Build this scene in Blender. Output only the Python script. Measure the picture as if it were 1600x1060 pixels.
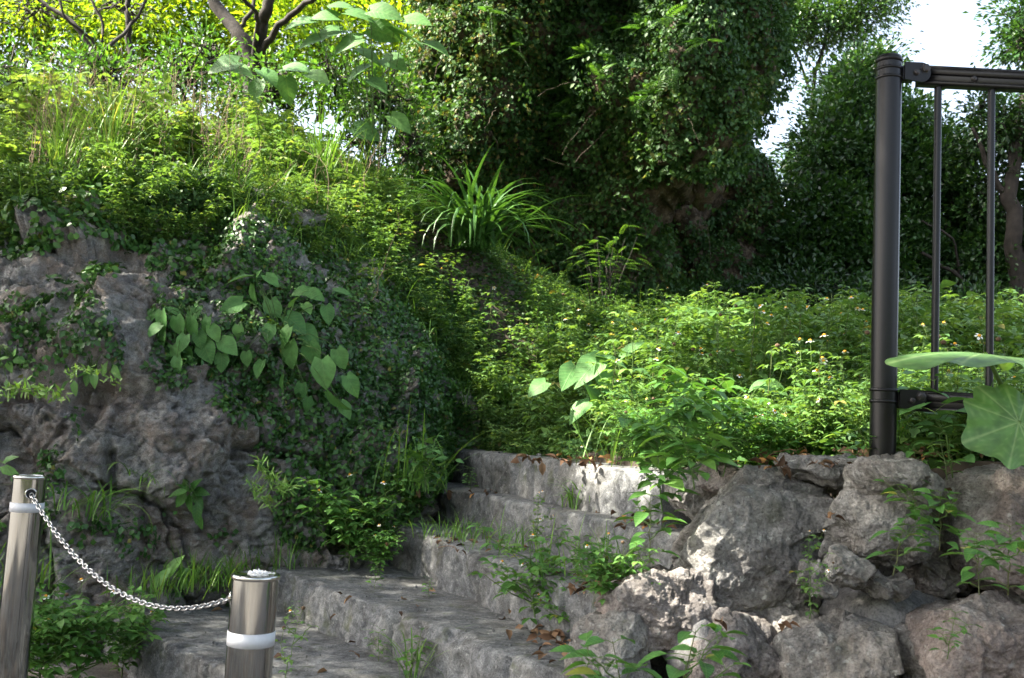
import bpy, math
import numpy as np
from mathutils import Vector, Matrix

scn = bpy.context.scene
for _o in list(bpy.data.objects):
    bpy.data.objects.remove(_o)

# ------------------------------------------------------------------ camera
EYE = np.array([0.0, 0.0, 1.15])
FPX = 1550.0
PITCH, ROLL = math.radians(5.4), math.radians(3.0)
Fw = np.array([0, math.cos(PITCH), math.sin(PITCH)])
R0 = np.array([1.0, 0, 0]); U0 = np.array([0, -math.sin(PITCH), math.cos(PITCH)])
Rt = math.cos(ROLL) * R0 + math.sin(ROLL) * U0
Up = -math.sin(ROLL) * R0 + math.cos(ROLL) * U0
cd = bpy.data.cameras.new('camera'); cam = bpy.data.objects.new('camera', cd)
scn.collection.objects.link(cam); scn.camera = cam
cam.matrix_world = Matrix(((Rt[0], Up[0], -Fw[0], EYE[0]), (Rt[1], Up[1], -Fw[1], EYE[1]),
                           (Rt[2], Up[2], -Fw[2], EYE[2]), (0, 0, 0, 1)))
cd.sensor_width = 36; cd.lens = 36 * FPX / 1600; cd.clip_start = 0.05; cd.clip_end = 500
cd.dof.use_dof = True; cd.dof.focus_distance = 3.6; cd.dof.aperture_fstop = 7.1

# ------------------------------------------------------------------ light
SUN = np.array([-0.68, -0.10, 0.72]); SUN = SUN / np.linalg.norm(SUN)
w = bpy.data.worlds.new('World'); scn.world = w; w.use_nodes = True
nt = w.node_tree; bg = nt.nodes['Background']
sky = nt.nodes.new('ShaderNodeTexSky'); sky.sky_type = 'NISHITA'; sky.sun_disc = False
sky.sun_elevation = math.asin(SUN[2]); sky.sun_rotation = math.atan2(SUN[0], SUN[1])
sky.air_density = 1.0; sky.dust_density = 5.0; sky.ozone_density = 1.0
hsv = nt.nodes.new('ShaderNodeHueSaturation'); hsv.inputs['Saturation'].default_value = 0.7
nt.links.new(sky.outputs[0], hsv.inputs['Color']); nt.links.new(hsv.outputs[0], bg.inputs[0]); bg.inputs[1].default_value = 0.10
ld = bpy.data.lights.new('sun', 'SUN'); ld.energy = 3.9; ld.angle = math.radians(0.53); ld.color = (1, 0.93, 0.8)
sun = bpy.data.objects.new('sun', ld); scn.collection.objects.link(sun)
sun.rotation_euler = Vector(SUN.tolist()).to_track_quat('Z', 'Y').to_euler()
scn.view_settings.view_transform = 'Standard'; scn.view_settings.look = 'None'
scn.view_settings.exposure = 2.8; scn.view_settings.gamma = 1.0
scn.render.engine = 'CYCLES'
scn.cycles.max_bounces = 8; scn.cycles.transmission_bounces = 6; scn.cycles.diffuse_bounces = 4

# ------------------------------------------------------------------ maths
def P(px, py, D):
    """point of the place seen at a photo pixel, D metres away in plan"""
    r = Fw + (px - 800) / FPX * Rt + (530 - py) / FPX * Up
    return EYE + r * (D / r[1])
def PZ(px, py, z):
    r = Fw + (px - 800) / FPX * Rt + (530 - py) / FPX * Up
    return EYE + r * ((z - EYE[2]) / r[2])
def pix(p):
    d = np.asarray(p) - EYE
    zf = d @ Fw
    zf = np.where(np.abs(zf) < 1e-6, 1e-6, zf)
    return 800 + FPX * (d @ Rt) / zf, 530 - FPX * (d @ Up) / zf, zf
def nrm(v):
    v = np.asarray(v, float)
    return v / np.maximum(np.linalg.norm(v, axis=-1, keepdims=True), 1e-9)
def RS(s): return np.random.RandomState(s)

_prm = RS(7).rand(65536)
def _h(ix, iy, iz):
    return _prm[((ix * 73856093) ^ (iy * 19349663) ^ (iz * 83492791)) & 65535]
def vnoise(p):
    i = np.floor(p).astype(np.int64); f = p - i; f = f * f * (3 - 2 * f)
    r = 0
    for dx in (0, 1):
        for dy in (0, 1):
            for dz in (0, 1):
                wgt = (f[..., 0] if dx else 1 - f[..., 0]) * (f[..., 1] if dy else 1 - f[..., 1]) * (f[..., 2] if dz else 1 - f[..., 2])
                r = r + wgt * _h(i[..., 0] + dx, i[..., 1] + dy, i[..., 2] + dz)
    return r * 2 - 1
def fbm(p, s, o=4, g=0.5):
    r = 0; a = 1; p = np.asarray(p) * s
    for k in range(o):
        r = r + a * vnoise(p + k * 17.3); a *= g; p = p * 2.03
    return r
def cells(p, s):
    """F1, F2 and cell hash"""
    p = np.asarray(p) * s; i = np.floor(p).astype(np.int64)
    f1 = np.full(p.shape[:-1], 9.0); f2 = f1.copy(); hh = f1 * 0
    for dx in (-1, 0, 1):
        for dy in (-1, 0, 1):
            for dz in (-1, 0, 1):
                c = i + np.array([dx, dy, dz]); a, b, e = c[..., 0], c[..., 1], c[..., 2]
                q = c + np.stack([_h(a, b, e), _h(a + 31, b, e), _h(a, b + 57, e)], -1)
                d = np.linalg.norm(q - p, axis=-1)
                n1 = d < f1
                f2 = np.where(n1, f1, np.minimum(f2, d)); hh = np.where(n1, _h(a, b, e + 91), hh); f1 = np.where(n1, d, f1)
    return f1, f2, hh
def facets(p, s, tilt, step):
    """broken planar faces: every cell is a tilted plane at its own height"""
    p = np.asarray(p) * s; i = np.floor(p).astype(np.int64); f1 = np.full(p.shape[:-1], 9.0); f2 = f1.copy(); val = f1 * 0
    for dx in (-1, 0, 1):
        for dy in (-1, 0, 1):
            for dz in (-1, 0, 1):
                c = i + np.array([dx, dy, dz]); a, b, e = c[..., 0], c[..., 1], c[..., 2]
                q = c + np.stack([_h(a, b, e), _h(a + 31, b, e), _h(a, b + 57, e)], -1); df = p - q
                d = np.abs(df).max(-1) * .5 + np.linalg.norm(df, axis=-1) * .5
                t = np.stack([_h(a + 7, b, e), _h(a, b + 11, e), _h(a, b, e + 13)], -1) - .5
                n1 = d < f1; f2 = np.where(n1, f1, np.minimum(f2, d)); f1 = np.where(n1, d, f1)
                val = np.where(n1, (df * t).sum(-1) * 2 * tilt / s + step * (_h(a, b, e + 91) - .5), val)
    return val, f2 - f1

# ------------------------------------------------------------------ mesh building
class Acc:
    def __init__(s): s.v = []; s.l = []; s.c = []; s.t = []; s.q = []; s.n = 0
    def add(s, v, faces, tint=0.5, loc=None):
        v = np.asarray(v, np.float32).reshape(-1, 3); m = len(v)
        for f in faces:
            f = np.asarray(f, np.int64)
            if f.size == 0: continue
            s.l.append((f + s.n).ravel()); s.c.append(np.full(len(f), f.shape[1], np.int64))
        s.v.append(v); s.t.append(np.broadcast_to(np.asarray(tint, np.float32), (m,)))
        s.q.append(np.zeros((m, 3), np.float32) if loc is None else np.asarray(loc, np.float32).reshape(-1, 3))
        s.n += m
    def mesh(s, name, mat, smooth=True, loc=False):
        me = bpy.data.meshes.new(name)
        if not s.n: return me
        v = np.concatenate(s.v); l = np.concatenate(s.l); c = np.concatenate(s.c)
        me.vertices.add(len(v)); me.vertices.foreach_set('co', v.ravel())
        me.loops.add(len(l)); me.loops.foreach_set('vertex_index', l.astype(np.int32))
        me.polygons.add(len(c)); st = np.zeros(len(c), np.int32); st[1:] = np.cumsum(c)[:-1]
        me.polygons.foreach_set('loop_start', st)
        me.polygons.foreach_set('use_smooth', np.full(len(c), smooth))
        a = me.attributes.new('tint', 'FLOAT', 'POINT'); a.data.foreach_set('value', np.concatenate(s.t).astype(np.float32))
        if loc:
            a = me.attributes.new('leafco', 'FLOAT_VECTOR', 'POINT'); a.data.foreach_set('vector', np.concatenate(s.q).ravel())
        me.materials.append(mat); me.update(); me.validate()
        return me
    def build(s, name, mat, parent=None, smooth=True, loc=False):
        return link(name, s.mesh(name, mat, smooth, loc), parent)
def link(name, me, parent=None):
    o = bpy.data.objects.new(name, me); scn.collection.objects.link(o)
    if parent is not None: o.parent = parent
    return o
def tag(o, label=None, cat=None, group=None, kind=None):
    if label: o['label'] = label
    if cat: o['category'] = cat
    if group: o['group'] = group
    if kind: o['kind'] = kind
    return o
def empty(name, loc=(0, 0, 0), rz=0.0, sc=1.0):
    o = bpy.data.objects.new(name, None); scn.collection.objects.link(o)
    o.location = [float(a) for a in loc]; o.rotation_euler = (0, 0, float(rz)); o.scale = (sc, sc, sc); o.empty_display_size = 0.1
    return o

def tube(acc, pts, rad, sides=5, tint=0.5, cap=False):
    pts = np.asarray(pts, float); n = len(pts); rad = np.broadcast_to(np.asarray(rad, float), (n,))
    t = nrm(np.gradient(pts, axis=0)); ref = np.array([0, 0, 1.0]) if abs(t[0, 2]) < 0.9 else np.array([1.0, 0, 0])
    x = nrm(np.cross(t, ref)); y = np.cross(t, x)
    a = np.arange(sides) * 2 * math.pi / sides
    v = pts[:, None] + rad[:, None, None] * (np.cos(a)[None, :, None] * x[:, None] + np.sin(a)[None, :, None] * y[:, None])
    i = np.arange(n - 1)[:, None] * sides; j = np.arange(sides)[None]; k = (j + 1) % sides
    f = np.stack([i + j, i + k, i + sides + k, i + sides + j], -1).reshape(-1, 4)
    fs = [f]
    if cap: fs.append(np.array([list(range(sides))[::-1]])); fs.append(np.array([[(n - 1) * sides + q for q in range(sides)]]))
    acc.add(v, fs, tint)
def curve(p0, p1, sag=0.0, n=7, wob=0.0, rng=None):
    t = np.linspace(0, 1, n)[:, None]; p = np.asarray(p0) * (1 - t) + np.asarray(p1) * t
    p[:, 2] += sag * 4 * (t * (1 - t))[:, 0]
    if wob and rng is not None: p[1:-1] += rng.normal(0, wob, (n - 2, 3))
    return p
def lathe(acc, prof, seg=24, tint=0.5, M=None):
    prof = np.asarray(prof, float); a = np.arange(seg) * 2 * math.pi / seg; n = len(prof)
    v = np.stack([prof[:, 0, None] * np.cos(a), prof[:, 0, None] * np.sin(a), np.repeat(prof[:, 1, None], seg, 1)], -1)
    i = np.arange(n - 1)[:, None] * seg; j = np.arange(seg)[None]; k = (j + 1) % seg
    f = np.stack([i + j, i + k, i + seg + k, i + seg + j], -1).reshape(-1, 4)
    v = v.reshape(-1, 3)
    if M is not None: v = v @ M[:3, :3].T + M[:3, 3]
    acc.add(v, [f], tint)
def box(acc, c, ax, ay, az, hx, hy, hz, ch=0.0, tint=0.5):
    """box with chamfered long edges along ax"""
    c = np.asarray(c, float); ax, ay, az = [np.asarray(q, float) for q in (ax, ay, az)]
    pr = [(-hy + ch, -hz), (hy - ch, -hz), (hy, -hz + ch), (hy, hz - ch), (hy - ch, hz), (-hy + ch, hz), (-hy, hz - ch), (-hy, -hz + ch)]
    v = [c + s * hx * ax + a * ay + b * az for s in (-1, 1) for a, b in pr]
    f = [[k, (k + 1) % 8, 8 + (k + 1) % 8, 8 + k] for k in range(8)]
    acc.add(v, [np.array(f), np.array([list(range(8))[::-1], list(range(8, 16))])], tint)

class Tpl:
    pass
def leaf_tpl(wd=0.5, n=3, fold=0.15, droop=0.15, wmax=0.4, heart=0.0, wave=0.0):
    """leaf of length 1 along +Y"""
    T = Tpl()
    if n == 1:
        v = np.array([[0, 0, 0], [-wd / 2, wmax, fold], [0, 1, -droop], [wd / 2, wmax, fold]])
        T.v, T.f = v, [np.array([[0, 2, 1], [0, 3, 2]])]; return T
    t = np.linspace(0, 1, n + 1); wv = []
    for q in t:
        s = (q / wmax) if q < wmax else (1 - (q - wmax) / (1 - wmax))
        s = max(s, 0)
        wv.append(wd / 2 * (math.sin(s * math.pi / 2) ** (0.6 if (heart and q < wmax) else 0.9)))
    wv = np.array(wv)
    if heart: wv[0] = wd * 0.26
    z = -droop * t ** 2
    mid = np.stack([0 * t, t, z], -1)
    yo = np.zeros(n + 1)
    if heart: yo[0] = -heart; yo[1] = -heart * 0.4
    zz = z + fold * wv * 2 + wave * np.sin(np.arange(n + 1) * 2.4) * 0.06
    L = np.stack([-wv, t + yo, zz], -1); R = np.stack([wv, t + yo, zz], -1)
    v = [mid[0]]; idx = []
    V = np.concatenate([mid, L, R]); m = n + 1
    tri = []; quad = []
    for k in range(n):
        if k == 0 and not heart: tri += [[0, 1, m + 1], [0, 2 * m + 1, 1]]
        elif k == n - 1: tri += [[k, k + 1, m + k], [k, 2 * m + k, k + 1]]
        else: quad += [[k, k + 1, m + k + 1, m + k], [k, 2 * m + k, 2 * m + k + 1, k + 1]]
    # drop the unused tips
    used = sorted(set(sum(tri, []) + sum(quad, []))); mp = {u: i for i, u in enumerate(used)}
    T.v = V[used]; T.f = []
    if tri: T.f.append(np.array([[mp[a] for a in q] for q in tri]))
    if quad: T.f.append(np.array([[mp[a] for a in q] for q in quad]))
    return T
T_TINY = leaf_tpl(0.75, 1, 0.10, 0.12, 0.5)
T_EVER = leaf_tpl(0.52, 1, 0.10, 0.12, 0.5)
T_NARROW = leaf_tpl(0.4, 1, 0.08, 0.12, 0.45)
T_ROUND = leaf_tpl(0.85, 3, 0.10, 0.12, 0.5)
T_OVAL = leaf_tpl(0.52, 3, 0.14, 0.25, 0.38)
T_MID = leaf_tpl(0.55, 5, 0.16, 0.30, 0.36)
T_HEART = leaf_tpl(0.85, 7, 0.10, 0.30, 0.30, heart=0.14)

def scatter(acc, T, pos, yd, nd, sc, tint, loc=False, wsc=None):
    pos = np.atleast_2d(pos); N = len(pos)
    if N == 0: return
    y = nrm(np.broadcast_to(yd, (N, 3))); n = np.broadcast_to(nd, (N, 3)).astype(float)
    z = n - (n * y).sum(1, keepdims=True) * y
    bad = np.linalg.norm(z, axis=1) < 1e-3
    if bad.any(): z[bad] = np.cross(y[bad], [1, 0.3, 0.2])
    z = nrm(z); x = np.cross(y, z)
    sc = np.broadcast_to(np.asarray(sc, float), (N,)); ws = sc if wsc is None else sc * wsc
    tv = T.v
    v = pos[:, None] + ws[:, None, None] * tv[None, :, 0:1] * x[:, None] + sc[:, None, None] * (tv[None, :, 1:2] * y[:, None] + tv[None, :, 2:3] * z[:, None])
    k = len(tv); off = (np.arange(N) * k)[:, None, None]
    fs = [(f[None] + off).reshape(-1, f.shape[1]) for f in T.f]
    tt = np.repeat(np.broadcast_to(np.asarray(tint, float), (N,)), k)
    lc = np.tile(tv, (N, 1)) if loc else None
    acc.add(v, fs, tt, lc)

def blades(acc, rng, base, L, W, az=None, el=(1.0, 1.5), curl=(0.6, 2.0), seg=6, tint=(0.2, 0.8), fold=0.25):
    """grass blades growing from base points and arching over"""
    base = np.atleast_2d(base); N = len(base)
    az = rng.uniform(0, 2 * math.pi, N) if az is None else np.broadcast_to(az, (N,))
    e = rng.uniform(*el, N); cu = rng.uniform(*curl, N); L = np.broadcast_to(L, (N,)) * rng.uniform(0.55, 1.1, N)
    W = np.broadcast_to(W, (N,)) * rng.uniform(0.7, 1.2, N)
    t = np.linspace(0, 1, seg + 1); ang = e[:, None] - cu[:, None] * t[None] ** 1.3
    dr = np.stack([np.cos(ang) * np.cos(az)[:, None], np.cos(ang) * np.sin(az)[:, None], np.sin(ang)], -1)
    p = base[:, None] + np.concatenate([np.zeros((N, 1, 3)), np.cumsum(dr[:, :-1], 1)], 1) * (L / seg)[:, None, None]
    side = np.stack([-np.sin(az), np.cos(az), 0 * az], -1)[:, None]; nn = np.cross(side, dr)
    wv = np.minimum(1, 0.55 + 1.2 * t) * (1 - t ** 2.2); wv[-1] = 0.02
    wv = (W[:, None] * wv[None])[..., None] * 0.5
    v = np.stack([p - side * wv + nn * wv * fold, p, p + side * wv + nn * wv * fold], 2)   # N,seg+1,3,3
    k = (seg + 1) * 3; f = []
    for s in range(seg):
        a = s * 3
        f += [[a, a + 1, a + 4, a + 3], [a + 1, a + 2, a + 5, a + 4]]
    f = np.array(f)[None] + (np.arange(N) * k)[:, None, None]
    acc.add(v, [f.reshape(-1, 4)], np.repeat(rng.uniform(tint[0], tint[1], N), k))

# ------------------------------------------------------------------ materials
def newmat(name):
    m = bpy.data.materials.new(name); m.use_nodes = True; t = m.node_tree
    for n in list(t.nodes): t.nodes.remove(n)
    out = t.nodes.new('ShaderNodeOutputMaterial')
    return m, t, out
def N_(t, typ, **kw):
    n = t.nodes.new(typ)
    for k, v in kw.items(): setattr(n, k, v)
    return n
def ramp(t, stops, inp=None):
    n = t.nodes.new('ShaderNodeValToRGB'); e = n.color_ramp.elements
    while len(e) < len(stops): e.new(0.5)
    for k, (p, c) in enumerate(stops): e[k].position = p; e[k].color = (c[0], c[1], c[2], 1) if len(c) > 1 else (c[0],) * 3 + (1,)
    if inp is not None: t.links.new(inp, n.inputs[0])
    return n
def leafmat(name, stops, trans=0.35, rough=0.5, spec=0.35, veins=False, tmul=(1.4, 1.3, 0.55)):
    m, t, out = newmat(name); L = t.links.new
    at = N_(t, 'ShaderNodeAttribute', attribute_name='tint')
    r = ramp(t, stops, at.outputs['Fac']); col = r.outputs[0]
    nz = N_(t, 'ShaderNodeTexNoise'); nz.inputs['Scale'].default_value = 30; nz.inputs['Detail'].default_value = 2
    tc = N_(t, 'ShaderNodeTexCoord'); L(tc.outputs['Object'], nz.inputs['Vector'])
    hs = N_(t, 'ShaderNodeHueSaturation'); L(col, hs.inputs['Color'])
    mr = N_(t, 'ShaderNodeMapRange'); L(nz.outputs[0], mr.inputs[0]); mr.inputs[1].default_value = 0.3; mr.inputs[2].default_value = 0.7
    mr.inputs[3].default_value = 0.75; mr.inputs[4].default_value = 1.25; L(mr.outputs[0], hs.inputs['Value']); col = hs.outputs[0]
    p = N_(t, 'ShaderNodeBsdfPrincipled'); p.inputs['Roughness'].default_value = rough; p.inputs['Specular IOR Level'].default_value = spec
    if veins:
        la = N_(t, 'ShaderNodeAttribute', attribute_name='leafco'); sx = N_(t, 'ShaderNodeSeparateXYZ'); L(la.outputs['Vector'], sx.inputs[0])
        ax = N_(t, 'ShaderNodeMath', operation='ABSOLUTE'); L(sx.outputs[0], ax.inputs[0])
        k1 = N_(t, 'ShaderNodeMath', operation='MULTIPLY_ADD'); L(ax.outputs[0], k1.inputs[0]); k1.inputs[1].default_value = -0.75; L(sx.outputs[1], k1.inputs[2])
        k2 = N_(t, 'ShaderNodeMath', operation='MULTIPLY'); L(k1.outputs[0], k2.inputs[0]); k2.inputs[1].default_value = 7.0
        k3 = N_(t, 'ShaderNodeMath', operation='FRACT'); L(k2.outputs[0], k3.inputs[0])
        k4 = N_(t, 'ShaderNodeMath', operation='SUBTRACT'); L(k3.outputs[0], k4.inputs[0]); k4.inputs[1].default_value = 0.5
        k5 = N_(t, 'ShaderNodeMath', operation='ABSOLUTE'); L(k4.outputs[0], k5.inputs[0])
        v1 = N_(t, 'ShaderNodeMapRange'); L(k5.outputs[0], v1.inputs[0]); v1.inputs[1].default_value = 0.0; v1.inputs[2].default_value = 0.10; v1.inputs[3].default_value = 1; v1.inputs[4].default_value = 0
        v2 = N_(t, 'ShaderNodeMapRange'); L(ax.outputs[0], v2.inputs[0]); v2.inputs[1].default_value = 0.0; v2.inputs[2].default_value = 0.022; v2.inputs[3].default_value = 1; v2.inputs[4].default_value = 0
        mx = N_(t, 'ShaderNodeMath', operation='MAXIMUM'); L(v1.outputs[0], mx.inputs[0]); L(v2.outputs[0], mx.inputs[1])
        mc = N_(t, 'ShaderNodeMix', data_type='RGBA'); mf = N_(t, 'ShaderNodeMath', operation='MULTIPLY'); L(mx.outputs[0], mf.inputs[0]); mf.inputs[1].default_value = 0.45
        L(mf.outputs[0], mc.inputs['Factor']); L(col, mc.inputs['A']); mc.inputs['B'].default_value = (0.22, 0.36, 0.12, 1); col = mc.outputs['Result']
        b = N_(t, 'ShaderNodeBump'); b.inputs['Strength'].default_value = 0.35; b.inputs['Distance'].default_value = 0.004; L(mx.outputs[0], b.inputs['Height']); L(b.outputs[0], p.inputs['Normal'])
    L(col, p.inputs['Base Color'])
    tr = N_(t, 'ShaderNodeBsdfTranslucent')
    mm = N_(t, 'ShaderNodeMix', data_type='RGBA', blend_type='MULTIPLY'); mm.inputs['Factor'].default_value = 1
    L(col, mm.inputs['A']); mm.inputs['B'].default_value = (tmul[0], tmul[1], tmul[2], 1); L(mm.outputs['Result'], tr.inputs['Color'])
    ms = N_(t, 'ShaderNodeMixShader'); ms.inputs[0].default_value = trans; L(p.outputs[0], ms.inputs[1]); L(tr.outputs[0], ms.inputs[2]); L(ms.outputs[0], out.inputs[0])
    return m
def simple(name, col, rough=0.6, metal=0.0, spec=0.5, noise=0.0, nscale=20, bump=0.0):
    m, t, out = newmat(name); L = t.links.new
    p = N_(t, 'ShaderNodeBsdfPrincipled'); p.inputs['Base Color'].default_value = (*col, 1); p.inputs['Roughness'].default_value = rough
    p.inputs['Metallic'].default_value = metal; p.inputs['Specular IOR Level'].default_value = spec
    if noise or bump:
        tc = N_(t, 'ShaderNodeTexCoord'); nz = N_(t, 'ShaderNodeTexNoise'); nz.inputs['Scale'].default_value = nscale; nz.inputs['Detail'].default_value = 6
        L(tc.outputs['Object'], nz.inputs['Vector'])
        if noise:
            r = ramp(t, [(0.3, [c * (1 - noise) for c in col]), (0.7, [min(1, c * (1 + noise)) for c in col])], nz.outputs[0]); L(r.outputs[0], p.inputs['Base Color'])
        if bump:
            b = N_(t, 'ShaderNodeBump'); b.inputs['Strength'].default_value = bump; b.inputs['Distance'].default_value = 0.01; L(nz.outputs[0], b.inputs['Height']); L(b.outputs[0], p.inputs['Normal'])
    L(p.outputs[0], out.inputs[0]); return m
def rockmat(name, dark, mid, light, warm, warmf=0.5, lichen=0.5, moss=0.3, bscale=1.0, bump=1.0, streak=False):
    m, t, out = newmat(name); L = t.links.new
    tc = N_(t, 'ShaderNodeTexCoord'); co = tc.outputs['Object']
    def noise(s, d=6, r=0.6, vec=co):
        n = N_(t, 'ShaderNodeTexNoise'); n.inputs['Scale'].default_value = s; n.inputs['Detail'].default_value = d; n.inputs['Roughness'].default_value = r
        L(vec, n.inputs['Vector']); return n.outputs[0]
    def mixc(f, a, b, mode='MIX'):
        x = N_(t, 'ShaderNodeMix', data_type='RGBA', blend_type=mode)
        if isinstance(f, float): x.inputs['Factor'].default_value = f
        else: L(f, x.inputs['Factor'])
        for s, c in (('A', a), ('B', b)):
            if isinstance(c, tuple): x.inputs[s].default_value = (*c, 1)
            else: L(c, x.inputs[s])
        return x.outputs['Result']
    vec = co
    if streak:
        mp = N_(t, 'ShaderNodeMapping'); mp.inputs['Scale'].default_value = (1, 1, 1); L(co, mp.inputs[0]); vec = mp.outputs[0]
    big = noise(3.0 * bscale, 5, 0.65, vec); med = noise(14 * bscale, 8, 0.7, vec); fine = noise(80 * bscale, 6, 0.75)
    c = ramp(t, [(0.28, dark), (0.46, mid), (0.68, light)], med).outputs[0]
    wf = ramp(t, [(0.45, (0, 0, 0)), (0.62, (warmf, warmf, warmf))], noise(2.2 * bscale, 4)).outputs[0]
    c = mixc(wf, c, warm)
    fr = ramp(t, [(0.3, (0.35, 0.35, 0.35)), (0.5, (1, 1, 1)), (0.7, (1.5, 1.5, 1.5))], fine).outputs[0]; c = mixc(0.85, c, fr, 'MULTIPLY')
    br = ramp(t, [(0.3, (0.55, 0.55, 0.58)), (0.55, (1, 1, 1)), (0.75, (1.35, 1.33, 1.3))], big).outputs[0]; c = mixc(1.0, c, br, 'MULTIPLY')
    # lichen spots
    lf = ramp(t, [(0.62, (0, 0, 0)), (0.68, (lichen, lichen, lichen))], noise(26 * bscale, 4, 0.55)).outputs[0]
    c = mixc(lf, c, (0.55, 0.56, 0.52))
    # moss
    if moss:
        mf = ramp(t, [(0.58, (0, 0, 0)), (0.68, (moss, moss, moss))], noise(5 * bscale, 6, 0.6)).outputs[0]; c = mixc(mf, c, (0.06, 0.075, 0.02))
    # pits
    vo = N_(t, 'ShaderNodeTexVoronoi'); vo.inputs['Scale'].default_value = 38 * bscale
    dn = N_(t, 'ShaderNodeVectorMath', operation='ADD'); nz3 = N_(t, 'ShaderNodeTexNoise'); nz3.inputs['Scale'].default_value = 20; L(co, nz3.inputs['Vector'])
    sc3 = N_(t, 'ShaderNodeVectorMath', operation='SCALE'); L(nz3.outputs['Color'], sc3.inputs[0]); sc3.inputs['Scale'].default_value = 0.06
    L(co, dn.inputs[0]); L(sc3.outputs[0], dn.inputs[1]); L(dn.outputs[0], vo.inputs['Vector'])
    pit = ramp(t, [(0.06, (0, 0, 0)), (0.24, (1, 1, 1))], vo.outputs['Distance']).outputs[0]
    pg = ramp(t, [(0.45, (0, 0, 0)), (0.6, (1, 1, 1))], noise(7 * bscale, 3)).outputs[0]
    pit2 = mixc(pg, (1, 1, 1), pit)
    c = mixc(0.55, c, pit2, 'MULTIPLY')
    p = N_(t, 'ShaderNodeBsdfPrincipled'); p.inputs['Roughness'].default_value = 0.92; p.inputs['Specular IOR Level'].default_value = 0.15
    L(c, p.inputs['Base Color'])
    def mth(op, a, b):
        x = N_(t, 'ShaderNodeMath', operation=op)
        for k, q in enumerate((a, b)):
            if isinstance(q, float): x.inputs[k].default_value = q
            else: L(q, x.inputs[k])
        return x.outputs[0]
    h = mth('ADD', mth('MULTIPLY', med, 1.0), mth('ADD', mth('MULTIPLY', fine, 0.35), mth('MULTIPLY', pit2, 0.25)))
    b = N_(t, 'ShaderNodeBump'); b.inputs['Strength'].default_value = min(1, bump); b.inputs['Distance'].default_value = 0.045 * bump; L(h, b.inputs['Height']); L(b.outputs[0], p.inputs['Normal'])
    L(p.outputs[0], out.inputs[0]); return m

M = {}
M['bidens'] = leafmat('herb_leaf', [(0.0, (0.058, 0.138, 0.040)), (0.45, (0.105, 0.215, 0.058)), (0.9, (0.18, 0.30, 0.070)), (0.985, (0.24, 0.33, 0.08)), (1.0, (0.32, 0.30, 0.08))], 0.36, 0.5, 0.35)
M['herbbig'] = leafmat('broad_herb_leaf', [(0.0, (0.055, 0.15, 0.033)), (0.5, (0.085, 0.225, 0.048)), (0.93, (0.15, 0.31, 0.06)), (1.0, (0.30, 0.31, 0.06))], 0.33, 0.45, 0.4, veins=True)
M['heart'] = leafmat('heart_leaf', [(0.0, (0.065, 0.17, 0.05)), (0.6, (0.10, 0.24, 0.07)), (1.0, (0.15, 0.30, 0.08))], 0.25, 0.55, 0.3, veins=True)
M['ivy'] = leafmat('creeper_leaf', [(0.0, (0.028, 0.078, 0.022)), (0.5, (0.052, 0.138, 0.032)), (0.9, (0.10, 0.21, 0.045)), (1.0, (0.20, 0.20, 0.05))], 0.2, 0.4, 0.4)
M['cliff'] = leafmat('cliff_creeper_leaf', [(0.0, (0.025, 0.070, 0.022)), (0.5, (0.050, 0.118, 0.034)), (0.85, (0.09, 0.17, 0.045)), (0.95, (0.16, 0.17, 0.05)), (1.0, (0.26, 0.19, 0.09))], 0.28, 0.5, 0.25)
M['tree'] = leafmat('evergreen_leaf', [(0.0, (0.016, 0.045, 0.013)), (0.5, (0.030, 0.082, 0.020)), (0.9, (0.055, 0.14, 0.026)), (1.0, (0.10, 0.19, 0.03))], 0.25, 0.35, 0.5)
M['sunny'] = leafmat('thin_tree_leaf', [(0.0, (0.06, 0.13, 0.018)), (0.5, (0.15, 0.25, 0.025)), (1.0, (0.32, 0.38, 0.04))], 0.6, 0.5, 0.3, tmul=(1.6, 1.5, 0.4))
M['grass'] = leafmat('grass_blade', [(0.0, (0.06, 0.155, 0.03)), (0.6, (0.115, 0.25, 0.045)), (0.92, (0.19, 0.32, 0.06)), (1.0, (0.42, 0.36, 0.16))], 0.33, 0.45, 0.4)
M['lily'] = leafmat('strap_leaf', [(0.0, (0.030, 0.09, 0.022)), (1.0, (0.07, 0.175, 0.035))], 0.25, 0.4, 0.5)
M['taro'] = leafmat('large_leaf', [(0.0, (0.07, 0.19, 0.045)), (1.0, (0.10, 0.24, 0.05))], 0.3, 0.4, 0.4, veins=False)
M['stem'] = leafmat('green_stem', [(0.0, (0.09, 0.055, 0.03)), (0.5, (0.08, 0.15, 0.035)), (1.0, (0.16, 0.24, 0.06))], 0.1, 0.5, 0.3)
M['bark'] = simple('bark', (0.024, 0.019, 0.015), 0.9, noise=0.5, nscale=14, bump=0.8)
M['vinetwig'] = simple('woody_vine', (0.09, 0.065, 0.045), 0.8, noise=0.3)
M['twig'] = simple('dry_twig', (0.24, 0.17, 0.11), 0.8, noise=0.3)
M['petal'] = simple('white_petal', (0.85, 0.85, 0.82), 0.6)
M['disc'] = simple('yellow_flower_disc', (0.75, 0.36, 0.02), 0.7)
M['seed'] = simple('dry_seed_head', (0.10, 0.06, 0.03), 0.8)
M['dead'] = leafmat('dead_leaf', [(0.0, (0.06, 0.035, 0.022)), (0.5, (0.15, 0.085, 0.05)), (0.85, (0.27, 0.17, 0.10)), (1.0, (0.45, 0.22, 0.06))], 0.1, 0.7, 0.2, tmul=(1, 0.9, 0.7))
M['rock'] = rockmat('limestone', (0.15, 0.146, 0.14), (0.335, 0.325, 0.315), (0.54, 0.53, 0.52), (0.40, 0.30, 0.235), 0.6, 0.5, 0.4, 1.9, 1.0)
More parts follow.
